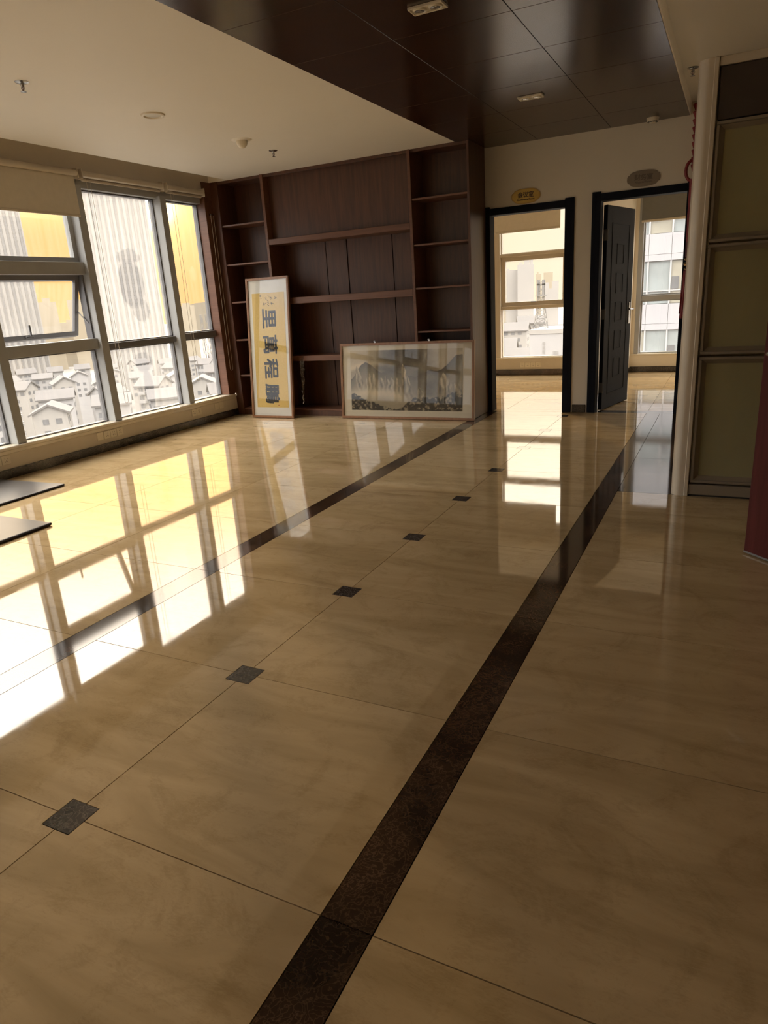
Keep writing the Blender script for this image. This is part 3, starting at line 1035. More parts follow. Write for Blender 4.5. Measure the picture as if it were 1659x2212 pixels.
def room_window(name, yw, x0, x1, kind, gx):
    """bay in a wall that faces -y; glass at yw+0.1"""
    yg = yw + 0.10
    w = sroot(name, ((x0 + x1) / 2, yg, 0.278))

    def fr(a, b, z0, z1, t=0.03):
        return MB().box(a, a + t, yg - 0.03, yg + 0.03, z0, z1).box(b - t, b, yg - 0.03, yg + 0.03, z0, z1).box(a + t, b - t, yg - 0.03, yg + 0.03, z0, z0 + t).box(a + t, b - t, yg - 0.03, yg + 0.03, z1 - t, z1)
    obj('mullion', CB(x0 - gx, x0, yw - 0.005, yg + 0.03, 0.275, 2.56, c=0.003), 'alu_cream' if kind == 'A' else 'alu', w)
    m = 'alu_cream' if kind == 'A' else 'alu'
    if kind == 'A':
        obj('frame', fr(x0, x1, 0.278, 1.035, 0.012), m, w)
        obj('transom', CB(x0, x1, yw + 0.02, yg + 0.03, 1.03, 1.075, c=0.003), m, w)
        obj('transom', CB(x0, x1, yw + 0.02, yg + 0.03, 1.815, 1.857, c=0.003), m, w)
        s = obj('sash', fr(x0 + 0.002, x1 - 0.002, 1.075, 1.815, 0.062), m, w)
        obj('pane', B(x0 + 0.06, x1 - 0.06, yg - 0.003, yg + 0.003, 1.135, 1.755), 'pane_clear', s)
        obj('handle', CB((x0 + x1) / 2 - 0.04, (x0 + x1) / 2 + 0.04, yg - 0.05, yg - 0.03, 1.12, 1.137), 'alu_dark', s)
        obj('frame', fr(x0, x1, 1.857, 2.55, 0.012), m, w)
        obj('pane', B(x0 + 0.01, x1 - 0.01, yg - 0.003, yg + 0.003, 1.869, 2.54), 'pane_clear', w)
        obj('pane', B(x0 + 0.01, x1 - 0.01, yg - 0.003, yg + 0.003, 0.29, 1.025), 'pane', w)
    else:
        obj('frame', fr(x0, x1, 0.272, 1.05, 0.02), m, w)
        obj('transom', CB(x0, x1, yw + 0.02, yg + 0.03, 1.045, 1.118, c=0.003), m, w)
        obj('frame', fr(x0, x1, 1.118, 2.55, 0.02), m, w)
        obj('pane', B(x0 + 0.02, x1 - 0.02, yg - 0.003, yg + 0.003, 0.292, 1.03), 'pane_clear', w)
        obj('pane', B(x0 + 0.02, x1 - 0.02, yg - 0.003, yg + 0.003, 1.138, 2.53), 'pane_clear', w)
    return w


for k, x0 in enumerate((-5.62, -4.48, -3.34, -2.20)):
    room_window('window_%d' % (13 + k), Y1, x0, min(x0 + 1.03, -1.50), 'A', 0.11)
room_window('window_17', Y2, -1.253, -0.18, 'B', 0.065)
room_window('window_18', Y2, -0.09, 1.05, 'B', 0.09)


def room_blind(x0, x1, zb, y, mat, label, ztop=2.62):
    b = thing('roller_blind', label, 'blind', ((x0 + x1) / 2, y, zb))
    obj('cassette', MB().tube([(x0, y, ztop), (x1, y, ztop)], 0.03, 14), 'alu_cream', b, smooth=True)
    obj('fabric', B(x0 + 0.01, x1 - 0.01, y + 0.020, y + 0.022, zb, ztop), mat, b)
    obj('bottom_bar', CB(x0 + 0.01, x1 - 0.01, y + 0.012, y + 0.030, zb - 0.03, zb, c=0.004), 'alu_cream', b)
    return b


room_blind(-3.41, -2.39, 2.19, Y1 - 0.06, 'blind', 'cream roller blind half lowered on the conference room window')
room_blind(-4.55, -3.47, 2.05, Y1 - 0.06, 'blind', 'cream roller blind beside the conference room window post')
room_blind(-1.295, -0.20, 2.165, Y2 - 0.05, 'blind_grey', 'dark grey roller blind lowered over the window facing the opposite building')
socket_strip(4, (-3.025, Y1, 0.118), (1, 0, 0), (0, -1, 0), 'row of four ivory socket plates under the conference room window')

# small ornament hanging behind the ajar door
orn = thing('hanging_ornament', 'small pale carved ornament hanging on the wall behind the ajar door', 'ornament', (-1.36, 9.6, 1.55))
mb = MB()
for k in range(6):
    zz = 1.58 + 0.07 * k
    mb.lathe([(0.004, zz - 0.034), (0.026 + 0.006 * (k % 2), zz - 0.015), (0.026 + 0.006 * (k % 2), zz + 0.012), (0.004, zz + 0.032)], (-1.335, 9.6, 0), 10)
obj('carved_drop', mb, 'ivory', orn, smooth=True)
obj('cord', MB().tube([(-1.335, 9.6, 1.95), (-1.335, 9.6, 2.10)], 0.004, 6), 'red_dark', orn)

# ------------------------------------------------------------------ built-in bookcase
bc = thing('built_in_bookcase', 'tall built-in dark walnut bookcase covering the wall beside the doorway', 'bookcase', (-4.07, YB + 0.2, 0))
YK = 7.42
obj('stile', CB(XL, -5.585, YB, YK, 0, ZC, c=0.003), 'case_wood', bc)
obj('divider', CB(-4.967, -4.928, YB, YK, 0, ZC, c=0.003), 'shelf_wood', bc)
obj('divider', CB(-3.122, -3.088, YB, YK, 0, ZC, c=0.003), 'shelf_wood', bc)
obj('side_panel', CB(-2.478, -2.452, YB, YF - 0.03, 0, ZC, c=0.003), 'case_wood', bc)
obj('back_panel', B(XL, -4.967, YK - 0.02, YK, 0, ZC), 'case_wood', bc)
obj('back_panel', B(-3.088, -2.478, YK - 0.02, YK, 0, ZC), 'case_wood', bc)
obj('header_panel', B(-4.928, -3.122, YB + 0.10, YB + 0.12, 2.06, ZC), 'case_wood', bc)
seams = [-4.928, -4.345, -4.065, -3.995, -3.478, -3.122]
for k, (a, b2) in enumerate(zip(seams[:-1], seams[1:])):
    dy = (0, 0.004, 0.016, 0.0, 0.006)[k]
    obj('back_board', CB(a + 0.0025, b2 - 0.0025, YK - 0.05 + dy, YK - 0.03 + dy, 0.08, 2.05, c=0.002), 'case_wood', bc)
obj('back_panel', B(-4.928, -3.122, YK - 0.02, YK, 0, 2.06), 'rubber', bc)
for (z0, z1) in ((2.003, 2.066), (1.330, 1.403), (0.664, 0.728)):
    obj('thick_shelf', CB(-4.928, -3.122, YB + 0.002, YK - 0.05, z0, z1, c=0.003), 'shelf_wood', bc)
obj('bottom_board', CB(-4.928, -3.122, YB + 0.004, YK - 0.05, 0.066, 0.086, c=0.002), 'shelf_wood', bc)
obj('plinth', B(-4.928, -3.122, YB + 0.012, YB + 0.03, 0, 0.068), 'case_wood', bc)
for zs in (2.278, 1.838, 1.400, 0.948, 0.508, 0.086):
    obj('shelf', CB(-5.585, -4.967, YB + 0.012, YK - 0.02, zs - 0.020, zs, c=0.002), 'shelf_wood', bc)
for zs in (2.296, 1.850, 1.413, 0.960, 0.508, 0.086):
    obj('shelf', CB(-3.088, -2.478, YB + 0.012, YK - 0.02, zs - 0.020, zs, c=0.002), 'shelf_wood', bc)
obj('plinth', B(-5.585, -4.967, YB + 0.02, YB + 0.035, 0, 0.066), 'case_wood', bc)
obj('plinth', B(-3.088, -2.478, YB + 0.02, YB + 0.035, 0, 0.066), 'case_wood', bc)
obj('top_board', B(XL, -2.452, YB + 0.04, YK, ZC - 0.02, ZC - 0.001), 'case_wood', bc)
obj('cornice', CB(XL, -2.452, YB + 0.02, YB + 0.04, ZC - 0.03, ZC, c=0.002), 'case_wood', bc)

# ------------------------------------------------------------------ two framed pictures leaning on the bookcase


def framed(loc, lean, w, h, rail, depth, label, mount, name='framed_picture'):
    t = thing(name, label, 'framed picture', loc, rot=(-lean, 0, 0))
    x0, x1 = -w / 2, w / 2
    prof = [(0, 0), (rail, rail * 0.9)]
    # four mitred rails
    d0, d1 = -depth / 2, depth / 2
    for pts in ([(x0, 0), (x1, 0), (x1 - rail, rail), (x0 + rail, rail)], [(x0, h), (x1, h), (x1 - rail, h - rail), (x0 + rail, h - rail)],
                [(x0, 0), (x0, h), (x0 + rail, h - rail), (x0 + rail, rail)], [(x1, 0), (x1, h), (x1 - rail, h - rail), (x1 - rail, rail)]):
        obj('rail', MB().prism(pts, d0, d1, 'y'), 'frame_wood', t, local=True)
    i = rail * 0.35
    for (a, b2, c, d) in ((x0 + i, x1 - i, i, i + 0.004), (x0 + i, x1 - i, h - i - 0.004, h - i), (x0 + i, x0 + i + 0.004, i, h - i), (x1 - i - 0.004, x1 - i, i, h - i)):
        obj('bead', B(a, b2, d0 - 0.003, d0 + 0.002, c, d), 'frame_wood', t, local=True)
    obj('backing_board', B(x0 + rail * 0.8, x1 - rail * 0.8, d1 - 0.006, d1 - 0.001, rail * 0.8, h - rail * 0.8), 'case_wood', t, local=True)
    obj('mount', B(x0 + rail * 0.8, x1 - rail * 0.8, -0.002, 0.0, rail * 0.8, h - rail * 0.8), mount, t, local=True)
    obj('glass', B(x0 + rail * 0.9, x1 - rail * 0.9, d0 + 0.006, d0 + 0.008, rail * 0.9, h - rail * 0.9), 'pic_glass', t, local=True)
    return t


H1 = 1.655
lean1 = math.asin(0.175 / H1)
f1 = framed((-4.995, 6.872, 0.004), lean1, 0.615, H1, 0.026, 0.032, 'tall framed calligraphy stood on end, gold silk with four large characters', 'mount')
obj('silk', B(-0.615 / 2 + 0.078, 0.615 / 2 - 0.070, -0.0035, -0.002, 0.128, H1 - 0.175), 'silk', f1, local=True)


def rot_text(ch, size, bold, cx, cz, mat, nm, sx=1.0, sz=1.0):
    g = text_mb(ch, size, 0.0012, 0.0)
    m = MB()
    for k in range(9):          # brush weight: the strokes swell outwards
        a = 2 * math.pi * k / 8
        r_ = 0.0 if k == 8 else bold
        m.add([(x + r_ * math.cos(a), y, z + r_ * 0.8 * math.sin(a)) for x, y, z in g.v], g.f)
    # turned a quarter clockwise: the tops of the characters face right
    m.v = [(cx + z * sx, -0.0046 + y, cz - x * sz) for x, y, z in m.v]
    return obj(nm, m, mat, f1, local=True)


for ch, fz in (('里', 0.285), ('萬', 0.468), ('程', 0.640), ('鵬', 0.822)):
    rot_text(ch, 0.230, 0.0062, 0.008, H1 * (1 - fz), 'ink', 'character', 0.95, 1.06)
for k in range(7):    # two short columns of thin cursive writing
    row = k // 4
    cx0, cz0 = 0.100 - 0.066 * (k % 4) - 0.03 * row, H1 - 0.238 - 0.072 * row
    rq = random.Random(300 + k)
    for st_ in range(4):
        p = Vector((cx0 + rq.uniform(-0.016, 0.016), -0.0044, cz0 + rq.uniform(-0.016, 0.022)))
        d_ = rq.choice((0.2, 1.5, -0.9, 2.4)) + rq.uniform(-0.3, 0.3)
        bend = rq.uniform(-0.22, 0.22)
        L_ = rq.uniform(0.014, 0.034)
        pts, rad = [], []
        for q in range(7):
            pts.append(p.copy())
            rad.append(0.0007 + 0.0020 * math.sin(math.pi * (q + 0.6) / 7.4))
            p += Vector((math.cos(d_), 0, math.sin(d_))) * (L_ / 6)
            d_ += bend
        obj('cursive_stroke', MB().tube(pts, rad, 5), 'ink_brown', f1, local=True)
obj('seal', B(0.085, 0.097, -0.0046, -0.0035, 0.147, 0.159), 'seal', f1, local=True)

W2, H2 = 1.640, 0.852
lean2 = math.asin(0.075 / H2)
f2 = framed((-3.238, 6.965, 0.004), lean2, W2, H2, 0.026, 0.034, 'wide framed grey ink landscape of cliffs and mist leaning on the bookcase', 'mount_warm')


def ink_landscape(x0, x1, z0, z1, nx=300, nz=160):
    """misty cliffs in ink wash, as colour on a fine grid"""
    u = np.linspace(0, 1, nx)
    t = np.linspace(0, 1, nz)
    U, T = np.meshgrid(u, t)
    rng = np.random.RandomState(5)

    def vnoise(fx, fz, seed, rot=0.0, octv=4):
        out = np.zeros_like(U)
        amp, tot = 1.0, 0.0
        for o_ in range(octv):
            r_ = np.random.RandomState(seed + o_)
            gx, gz = int(fx * 2 ** o_) + 2, int(fz * 2 ** o_) + 2
            g = r_.rand(gz + 2, gx + 2)
            a_ = U * np.cos(rot) + T * np.sin(rot)
            b_ = np.clip(T * np.cos(rot) - U * np.sin(rot) * 0.6 + (0.6 * np.sin(rot) if rot > 0 else 0), 0, 1)
            a_ = np.clip(a_ / (np.cos(rot) + abs(np.sin(rot))), 0, 1)
            X_, Z_ = a_ * gx, b_ * gz
            i0, j0 = np.floor(X_).astype(int), np.floor(Z_).astype(int)
            fx_, fz_ = X_ - i0, Z_ - j0
            fx_, fz_ = fx_ * fx_ * (3 - 2 * fx_), fz_ * fz_ * (3 - 2 * fz_)
            i1, j1 = np.minimum(i0 + 1, gx + 1), np.minimum(j0 + 1, gz + 1)
            out += amp * ((g[j0, i0] * (1 - fx_) + g[j0, i1] * fx_) * (1 - fz_) + (g[j1, i0] * (1 - fx_) + g[j1, i1] * fx_) * fz_)
            tot += amp
            amp *= 0.55
        return out / tot

    def smooth(a, b, x):
        q = np.clip((x - a) / (b - a), 0, 1)
        return q * q * (3 - 2 * q)

    hump = lambda c0, w_, a_: a_ * np.exp(-((U - c0) / w_) ** 2)
    # sky: pale wash at both sides, dark cloud rolling up through the middle
    warp = vnoise(4, 3, 11, 0.0, 4)
    band = 0.5 + 0.5 * np.sin(9.0 * (T - 0.75 * U) + 6.0 * warp)
    sky = 0.62 - 0.16 * band
    dark = smooth(0.16, 0.46, U + 0.10 * warp) * (1 - smooth(0.60, 0.86, U - 0.25 * (1 - T) + 0.12 * warp))
    c = sky - 0.34 * dark * (0.55 + 0.6 * vnoise(5, 5, 17, 0.45, 5))
    c = c + 0.22 * np.exp(-((T - 0.70 + 0.10 * U - 0.12 * np.sin(5 * U)) / 0.045) ** 2) * (1 - smooth(0.36, 0.46, U))
    c = c + 0.34 * np.exp(-((T - 0.46 - 0.75 * (U - 0.60)) / 0.030) ** 2) * smooth(0.56, 0.66, U)
    # far slopes with a dark crest that softens downwards

    def ridge(h, dark_, soft, base, seed):
        nonlocal c
        hh = h + (vnoise(16, 1, seed, 0, 4) - 0.5) * 0.07
        inside = smooth(0.0, 0.012, hh - T)
        tone = dark_ + (base - dark_) * np.clip((hh - T) / soft, 0, 1) ** 0.7
        c = c * (1 - inside) + tone * inside
    ridge(0.40 + hump(0.13, 0.12, 0.36) + hump(0.40, 0.20, 0.24) + hump(0.72, 0.12, 0.20) + hump(0.98, 0.16, 0.50), 0.15, 0.36, 0.42, 21)
    # pale cliffs: rows of narrow pinnacles with slanting clefts
    lean = U + 0.10 * (T - 0.4)
    cleft = 0.5 + 0.5 * np.sin(150 * lean + 10 * vnoise(9, 4, 33, 0, 3))
    fine = vnoise(90, 10, 35, 0, 3)
    streak = 0.65 * cleft + 0.35 * smooth(0.35, 0.65, fine)

    def cliff(u0, u1, base, top, teeth, seed, gain=0.62):
        nonlocal c
        v_ = (lean - u0) / (u1 - u0)
        tri = 1 - np.abs(2 * ((v_ * teeth) % 1.0) - 1)
        env = np.clip(4 * v_ * (1 - v_), 0, 1) ** 0.35
        hh = base + (top - base) * env * (0.62 + 0.38 * tri ** 0.8) + (vnoise(30, 1, seed, 0, 3) - 0.5) * 0.06
        ins = smooth(0.0, 0.015, hh - T) * smooth(-0.01, 0.01, v_) * (1 - smooth(0.99, 1.01, v_)) * smooth(base - 0.06, base + 0.10, T)
        tone = 0.18 + gain * streak * (0.55 + 0.45 * smooth(base, top, T))
        c = c * (1 - ins) + tone * ins
    cliff(0.055, 0.125, 0.34, 0.76, 1, 41)
    cliff(0.135, 0.30, 0.28, 0.64, 4, 42)
    cliff(0.27, 0.42, 0.26, 0.62, 3, 43)
    cliff(0.37, 0.47, 0.24, 0.58, 2, 44)
    cliff(0.475, 0.56, 0.20, 0.78, 1, 45, 0.70)
    cliff(0.585, 0.665, 0.16, 0.40, 1, 46, 0.72)
    cliff(0.785, 0.93, 0.24, 0.62, 1, 47, 0.70)
    cliff(0.91, 0.99, 0.24, 0.50, 2, 48)
    mass = np.exp(-((U - 0.71) / 0.085) ** 2) * smooth(0.16, 0.28, T) * (1 - smooth(0.42, 0.58, T))
    c = c * (1 - 0.75 * mass) + 0.14 * 0.75 * mass
    # mist lying in the valley
    mist = np.exp(-((T - 0.24 - 0.05 * np.sin(U * 7)) / 0.085) ** 2) * (1 - smooth(0.40, 0.62, U)) * (0.45 + 0.8 * vnoise(6, 3, 51))
    c = c + (0.74 - c) * np.clip(mist, 0, 1) * 0.9
    # wooded banks in front
    gn = vnoise(46, 22, 71, 0, 4)
    bank = 0.035 + hump(0.0, 0.17, 0.26) + hump(0.22, 0.10, 0.05) + 0.20 * smooth(0.42, 0.62, U) + hump(0.93, 0.10, 0.06) + (vnoise(34, 2, 81, 0, 4) - 0.5) * 0.09
    ins = smooth(0, 0.015, bank - T)
    c = c * (1 - ins) + (0.07 + 0.38 * smooth(0.50, 0.74, gn)) * ins
    c = c + (vnoise(80, 46, 91, 0, 2) - 0.5) * 0.05
    c = np.clip(c, 0.045, 0.85)
    rgb = np.stack([c * 0.90, c * 0.79, c * 0.58, np.ones_like(c)], -1).reshape(-1, 4)
    rgb[:, :3] = np.clip(rgb[:, :3] ** 1.22, 0.01, 1)
    xs_ = x0 + (x1 - x0) * u
    zs_ = z0 + (z1 - z0) * t
    verts = [(float(x), -0.0028, float(z)) for z in zs_ for x in xs_]
    faces = [(j * nx + i_, j * nx + i_ + 1, (j + 1) * nx + i_ + 1, (j + 1) * nx + i_) for j in range(nz - 1) for i_ in range(nx - 1)]
    me = bpy.data.meshes.new('painting')
    me.from_pydata(verts, [], faces)
    at = me.color_attributes.new('ink', 'FLOAT_COLOR', 'POINT')
    at.data.foreach_set('color', rgb.astype(np.float32).ravel())
    m, nd, lk, b = new_mat('ink_wash_painting')
    ca = nd.new('ShaderNodeVertexColor')
    ca.layer_name = 'ink'
    lk.new(ca.outputs['Color'], b.inputs['Base Color'])
    b.inputs['Roughness'].default_value = 0.8
    me.materials.append(m)
    o = bpy.data.objects.new('painting', me)
    col.objects.link(o)
    o.parent = f2
    return o


ink_landscape(-W2 / 2 + 0.128, W2 / 2 - 0.135, 0.095, H2 - 0.083)
for xx in (-0.375, 0.29):
    obj('hanging_bracket', MB().cbox(xx - 0.012, xx + 0.012, 0.006, 0.012, H2 - 0.03, H2 + 0.022, c=0.002).cbox(xx - 0.012, xx + 0.012, -0.004, 0.012, H2 + 0.014, H2 + 0.024, c=0.002), 'steel', f2, local=True)

# crumpled strip of plastic film between the pictures
pf = thing('plastic_wrap', 'crumpled shiny strip of clear plastic film hanging from the low shelf', 'plastic wrap', (-4.62, YB - 0.02, 0.15))
mb = MB()
random.seed(4)
cols, rows = 5, 30
vv, ff = [], []
for r in range(rows):
    q = r / (rows - 1)
    wdt = 0.050 * (1 - q) ** 0.7 + 0.008 + 0.012 * random.random()
    for c in range(cols):
        vv.append((-4.612 + (c / (cols - 1) - 0.5) * wdt - 0.035 * q + random.uniform(-0.006, 0.006), YB - 0.022 + random.uniform(-0.014, 0.014), 0.70 - 0.54 * q))
for r in range(rows - 1):
    for c in range(cols - 1):
        ff.append((r * cols + c, r * cols + c + 1, (r + 1) * cols + c + 1, (r + 1) * cols + c))
obj('film_strip', MB().add(vv, ff), 'film', pf)
obj('twisted_end', MB().tube([(-4.640, YB - 0.022, 0.26), (-4.646, YB - 0.03, 0.22), (-4.640, YB - 0.02, 0.185), (-4.650, YB - 0.025, 0.155)], [0.005, 0.008, 0.004, 0.007], 6), 'steel', pf)

# ------------------------------------------------------------------ glazed partition on the right
YP = 4.58
part = sroot('wall_right', (0.4, YP, 0))
# rounded end post
arc = [(-0.212 + 0.058 * math.cos(a), YP + 0.052 + 0.058 * math.sin(a)) for a in [math.radians(270 - 180 * k / 16) for k in range(17)]]
arc = arc + [(-0.170, YP + 0.110), (-0.170, YP - 0.006)]
obj('round_post', MB().prism(arc, 0.0, 2.445), 'alu_cream', part, smooth=True)
obj('post_fillet', CB(-0.192, -0.168, YP - 0.012, YP + 0.11, 0, 2.445, c=0.003), 'alu_cream', part)
obj('top_rail', CB(-0.168, XR, YP, YP + 0.10, 2.402, 2.445, c=0.003), 'alu_cream', part)
obj('plinth', CB(-0.168, XR, YP - 0.004, YP + 0.10, 0.012, 0.078, c=0.003), 'alu_brown', part)
obj('foot_rail', B(-0.168, XR, YP + 0.006, YP + 0.09, 0.0, 0.014), 'rubber', part)
PXS = [(-0.160, 1.00), (1.02, 2.18), (2.20, XR)]
for (a, b2) in PXS:
    obj('top_panel', CB(a, b2, YP + 0.012, YP + 0.06, 2.142, 2.400, c=0.003), 'dark_panel', part)
    for (z0, z1) in ((0.088, 0.872), (0.886, 1.506), (1.516, 2.136)):
        t = 0.018
        fr = MB()
        for (q0, q1, q2, q3) in ((a, b2, z0, z0 + t), (a, b2, z1 - t, z1), (a, a + t, z0 + t, z1 - t), (b2 - t, b2, z0 + t, z1 - t)):
            fr.cbox(q0, q1, YP, YP + 0.05, q2, q3, c=0.003)
        po = obj('panel_frame', fr, 'alu_brown', part)
        s = t + 0.001
        s2 = t + 0.024
        inn = MB()
        # splayed inner rebate leading back to the pane
        P0 = [(a + s, z0 + s), (b2 - s, z0 + s), (b2 - s, z1 - s), (a + s, z1 - s)]
        P1 = [(a + s2, z0 + s2), (b2 - s2, z0 + s2), (b2 - s2, z1 - s2), (a + s2, z1 - s2)]
        vv = [(x, YP + 0.010, z) for x, z in P0] + [(x, YP + 0.034, z) for x, z in P1] + [(x, YP + 0.046, z) for x, z in P1] + [(x, YP + 0.046, z) for x, z in P0]
        inn.add(vv, [(i, (i + 1) % 4, 4 + (i + 1) % 4, 4 + i) for i in range(4)] + [(4 + i, 4 + (i + 1) % 4, 8 + (i + 1) % 4, 8 + i) for i in range(4)] + [(8 + i, 8 + (i + 1) % 4, 12 + (i + 1) % 4, 12 + i) for i in range(4)] + [(12 + i, 12 + (i + 1) % 4, (i + 1) % 4, i) for i in range(4)])
        obj('rebate', inn, 'alu_brown', po)
        obj('pane', B(a + s2 - 0.002, b2 - s2 + 0.002, YP + 0.036, YP + 0.042, z0 + s2 - 0.002, z1 - s2 + 0.002), 'part_glass', po)
for (x0, x1) in ((1.0, 1.02), (2.18, 2.20)):
    obj('stud', CB(x0 - 0.004, x1 + 0.004, YP + 0.002, YP + 0.09, 0.078, 2.402, c=0.003), 'alu_brown', part)
stru(obj('wall_office_side', MB().box(-0.24, -0.16, YP + 0.115, YF, 0, ZT), 'paint'))
stru(obj('wall_outer', MB().box(XR, XR + 0.12, YBACK, 11.6, -0.1, ZT), 'paint'))

# maroon door standing open at the right
door3 = sroot('door_3', (0.172, 3.648, 0))
dv = Vector((0.249 - 0.172, 3.569 - 3.643, 0))
ang = math.atan2(dv.y, dv.x)
lf = bpy.data.objects.new('leaf', MB().cbox(0.0, 0.86, -0.042, 0.0, 0.010, 2.08, c=0.003).mesh('leaf'))
lf.data.materials.append(MT['maroon'])
col.objects.link(lf)
lf.parent = door3
lf.rotation_euler = (0, 0, ang)
obj('edge_strip', CB(-0.002, 0.86, -0.0435, 0.0015, 0.006, 0.016, c=0.001), 'steel_dark', lf, local=True)
for s, y0 in ((-1, -0.042), (1, 0.0)):
    obj('handle_plate', CB(0.045, 0.085, y0, y0 + s * 0.008, 0.86, 1.09, c=0.004), 'steel', lf, local=True)
    obj('lever', MB().tube([(0.065, y0 + s * 0.004, 0.985), (0.065, y0 + s * 0.05, 0.985), (0.085, y0 + s * 0.056, 0.985), (0.185, y0 + s * 0.054, 0.985)], 0.0095, 8), 'steel', lf, local=True, smooth=True)

# red knot ornament with tassel hanging by the second door
kn = thing('knot_ornament', 'long red corded knot ornament with tassel hanging beside the round post', 'ornament', (-0.452, 7.48, 0.95))
KX, KY = -0.448, 7.50
mb = MB()
for k in range(9):
    zz = 2.80 - 0.062 * k
    w_ = 0.040 - 0.0016 * k
    mb.lathe([(0.010, zz - 0.045), (w_ * 0.55, zz - 0.03), (w_, zz + 0.012), (w_ * 0.9, zz + 0.02), (0.012, zz + 0.022)], (KX + 0.02, KY, 0), 10)
obj('knotted_cord', mb, 'red', kn, smooth=True)
obj('loop', MB().tube([(KX + 0.005 + 0.050 * math.cos(t), KY, 2.275 + 0.085 * math.sin(t)) for t in [2 * math.pi * k / 20 for k in range(20)]], 0.014, 8, closed=True), 'red', kn, smooth=True)
obj('braid', MB().tube([(KX + 0.012, KY, 2.20 - 0.08 * k) for k in range(8)], [0.024, 0.020, 0.024, 0.019, 0.023, 0.018, 0.020, 0.016], 8), 'red', kn, smooth=True)
obj('cord', MB().tube([(KX + 0.012, KY, 1.66), (KX + 0.012, KY, 1.52)], 0.018, 8), 'red_dark', kn)
for zz, rr in ((1.505, 0.020), (1.46, 0.026), (1.415, 0.020)):
    obj('bead', MB().lathe([(0.004, zz - rr * 0.8), (rr * 0.8, zz - rr * 0.5), (rr, zz), (rr * 0.8, zz + rr * 0.5), (0.004, zz + rr * 0.8)], (KX + 0.012, KY, 0), 12), 'bead', kn, smooth=True)
mb = MB()
random.seed(12)
for k in range(26):
    a = 2 * math.pi * k / 26
    rr = 0.026 * (0.5 + 0.5 * random.random())
    zb = 0.955 + 0.05 * random.random()
    mb.tube([(KX + 0.012 + rr * 0.6 * math.cos(a), KY + rr * 0.6 * math.sin(a), 1.40), (KX + 0.012 + rr * math.cos(a), KY + rr * math.sin(a), 1.2), (KX + 0.008 + rr * 1.2 * math.cos(a), KY + rr * 1.2 * math.sin(a), zb)], 0.007, 5)
to = obj('tassel', mb, 'red', kn)
to['kind'] = 'stuff'
obj('hanger', MB().tube([(KX + 0.02, KY, 2.82), (KX + 0.02, KY, ZT)], 0.004, 6), 'red_dark', kn)

# ------------------------------------------------------------------ grey glass boards lying on the floor at the left


def board(poly, z0, z1, label):
    t = thing('glass_board', label, 'glass board', (poly[0][0], poly[0][1], 0.0))
    obj('board', MB().prism(poly, z0, z1), 'board', t)
    n = len(poly)
    for k in range(n):
        a, b2 = Vector((*poly[k], 0)), Vector((*poly[(k + 1) % n], 0))
        obj('edge', MB().tube([(a.x, a.y, (z0 + z1) / 2), (b2.x, b2.y, (z0 + z1) / 2)], (z1 - z0) / 2, 8), 'board_edge', t, smooth=True)
    return t


board([(-4.900, 3.70), (-4.900, 2.30), (-5.67, 2.30), (-5.67, 3.665)], 0.002, 0.020, 'thin dark grey glass board flat on the floor along the low window wall')
board([(-4.036, 2.885), (-4.036, 1.50), (-4.82, 1.50), (-4.82, 2.90)], 0.002, 0.022, 'thin dark grey glass board flat on the floor farther out into the room')

# ------------------------------------------------------------------ ceiling fittings


def sprinkler(x, y, z, label, group='ceiling sprinkler heads'):
    t = thing('sprinkler', label, 'sprinkler', (x, y, z - 0.06))
    obj('rose', MB().lathe([(0.004, -0.010), (0.030, -0.008), (0.042, -0.002), (0.042, 0.0)], (x, y, z), 20), 'steel', t, smooth=True)
    obj('body', MB().lathe([(0.006, -0.028), (0.011, -0.022), (0.012, -0.008), (0.010, 0.0)], (x, y, z), 12), 'steel', t, smooth=True)
    for s in (-1, 1):
        obj('yoke_arm', MB().tube([(x + s * 0.010, y, z - 0.020), (x + s * 0.014, y, z - 0.034), (x + s * 0.003, y, z - 0.052)], 0.0026, 6), 'steel', t)
    obj('bulb', MB().tube([(x, y, z - 0.026), (x, y, z - 0.050)], 0.0028, 6), 'red_dark', t)
    obj('deflector', MB().lathe([(0.004, -0.058), (0.018, -0.056), (0.018, -0.0545), (0.004, -0.052)], (x, y, z), 14), 'steel', t, smooth=True)
    return t


sprinkler(-4.104, 3.402, ZC, 'bare steel sprinkler head on the white ceiling over the grey glass boards')
sprinkler(-4.12, 6.146, ZC, 'small steel sprinkler head on the white ceiling next to the dome fitting')
sprinkler(-0.42, 6.45, ZT, 'steel sprinkler head on the narrow ceiling strip beside the dark panels')

t = thing('dome_fitting', 'white half-dome ceiling fitting on a flat rose', 'ceiling fitting', (-4.068, 5.584, ZC - 0.07))
obj('rose', MB().lathe([(0.03, -0.010), (0.078, -0.008), (0.092, -0.001), (0.092, 0.0)], (-4.068, 5.584, ZC), 28), 'ceil_paint', t, smooth=True)
obj('dome', MB().lathe([(0.003, -0.070)] + [(0.050 * math.sin(a), -0.018 - 0.052 * math.cos(a)) for a in [math.radians(q) for q in (15, 30, 45, 60, 75, 90)]] + [(0.050, -0.008)], (-4.068, 5.584, ZC), 24), 'ivory', t, smooth=True)
t = thing('recessed_downlight', 'round white unlit downlight in the white ceiling', 'downlight', (-4.053, 4.476, ZC - 0.015))
obj('trim_ring', MB().lathe([(0.062, -0.004), (0.070, -0.012), (0.086, -0.010), (0.092, 0.0), (0.062, 0.0)], (-4.053, 4.476, ZC), 28), 'ivory', t, smooth=True)
obj('lens', MB().lathe([(0.004, -0.010), (0.030, -0.009), (0.060, -0.004), (0.060, 0.0)], (-4.053, 4.476, ZC), 24), 'mount', t, smooth=True)


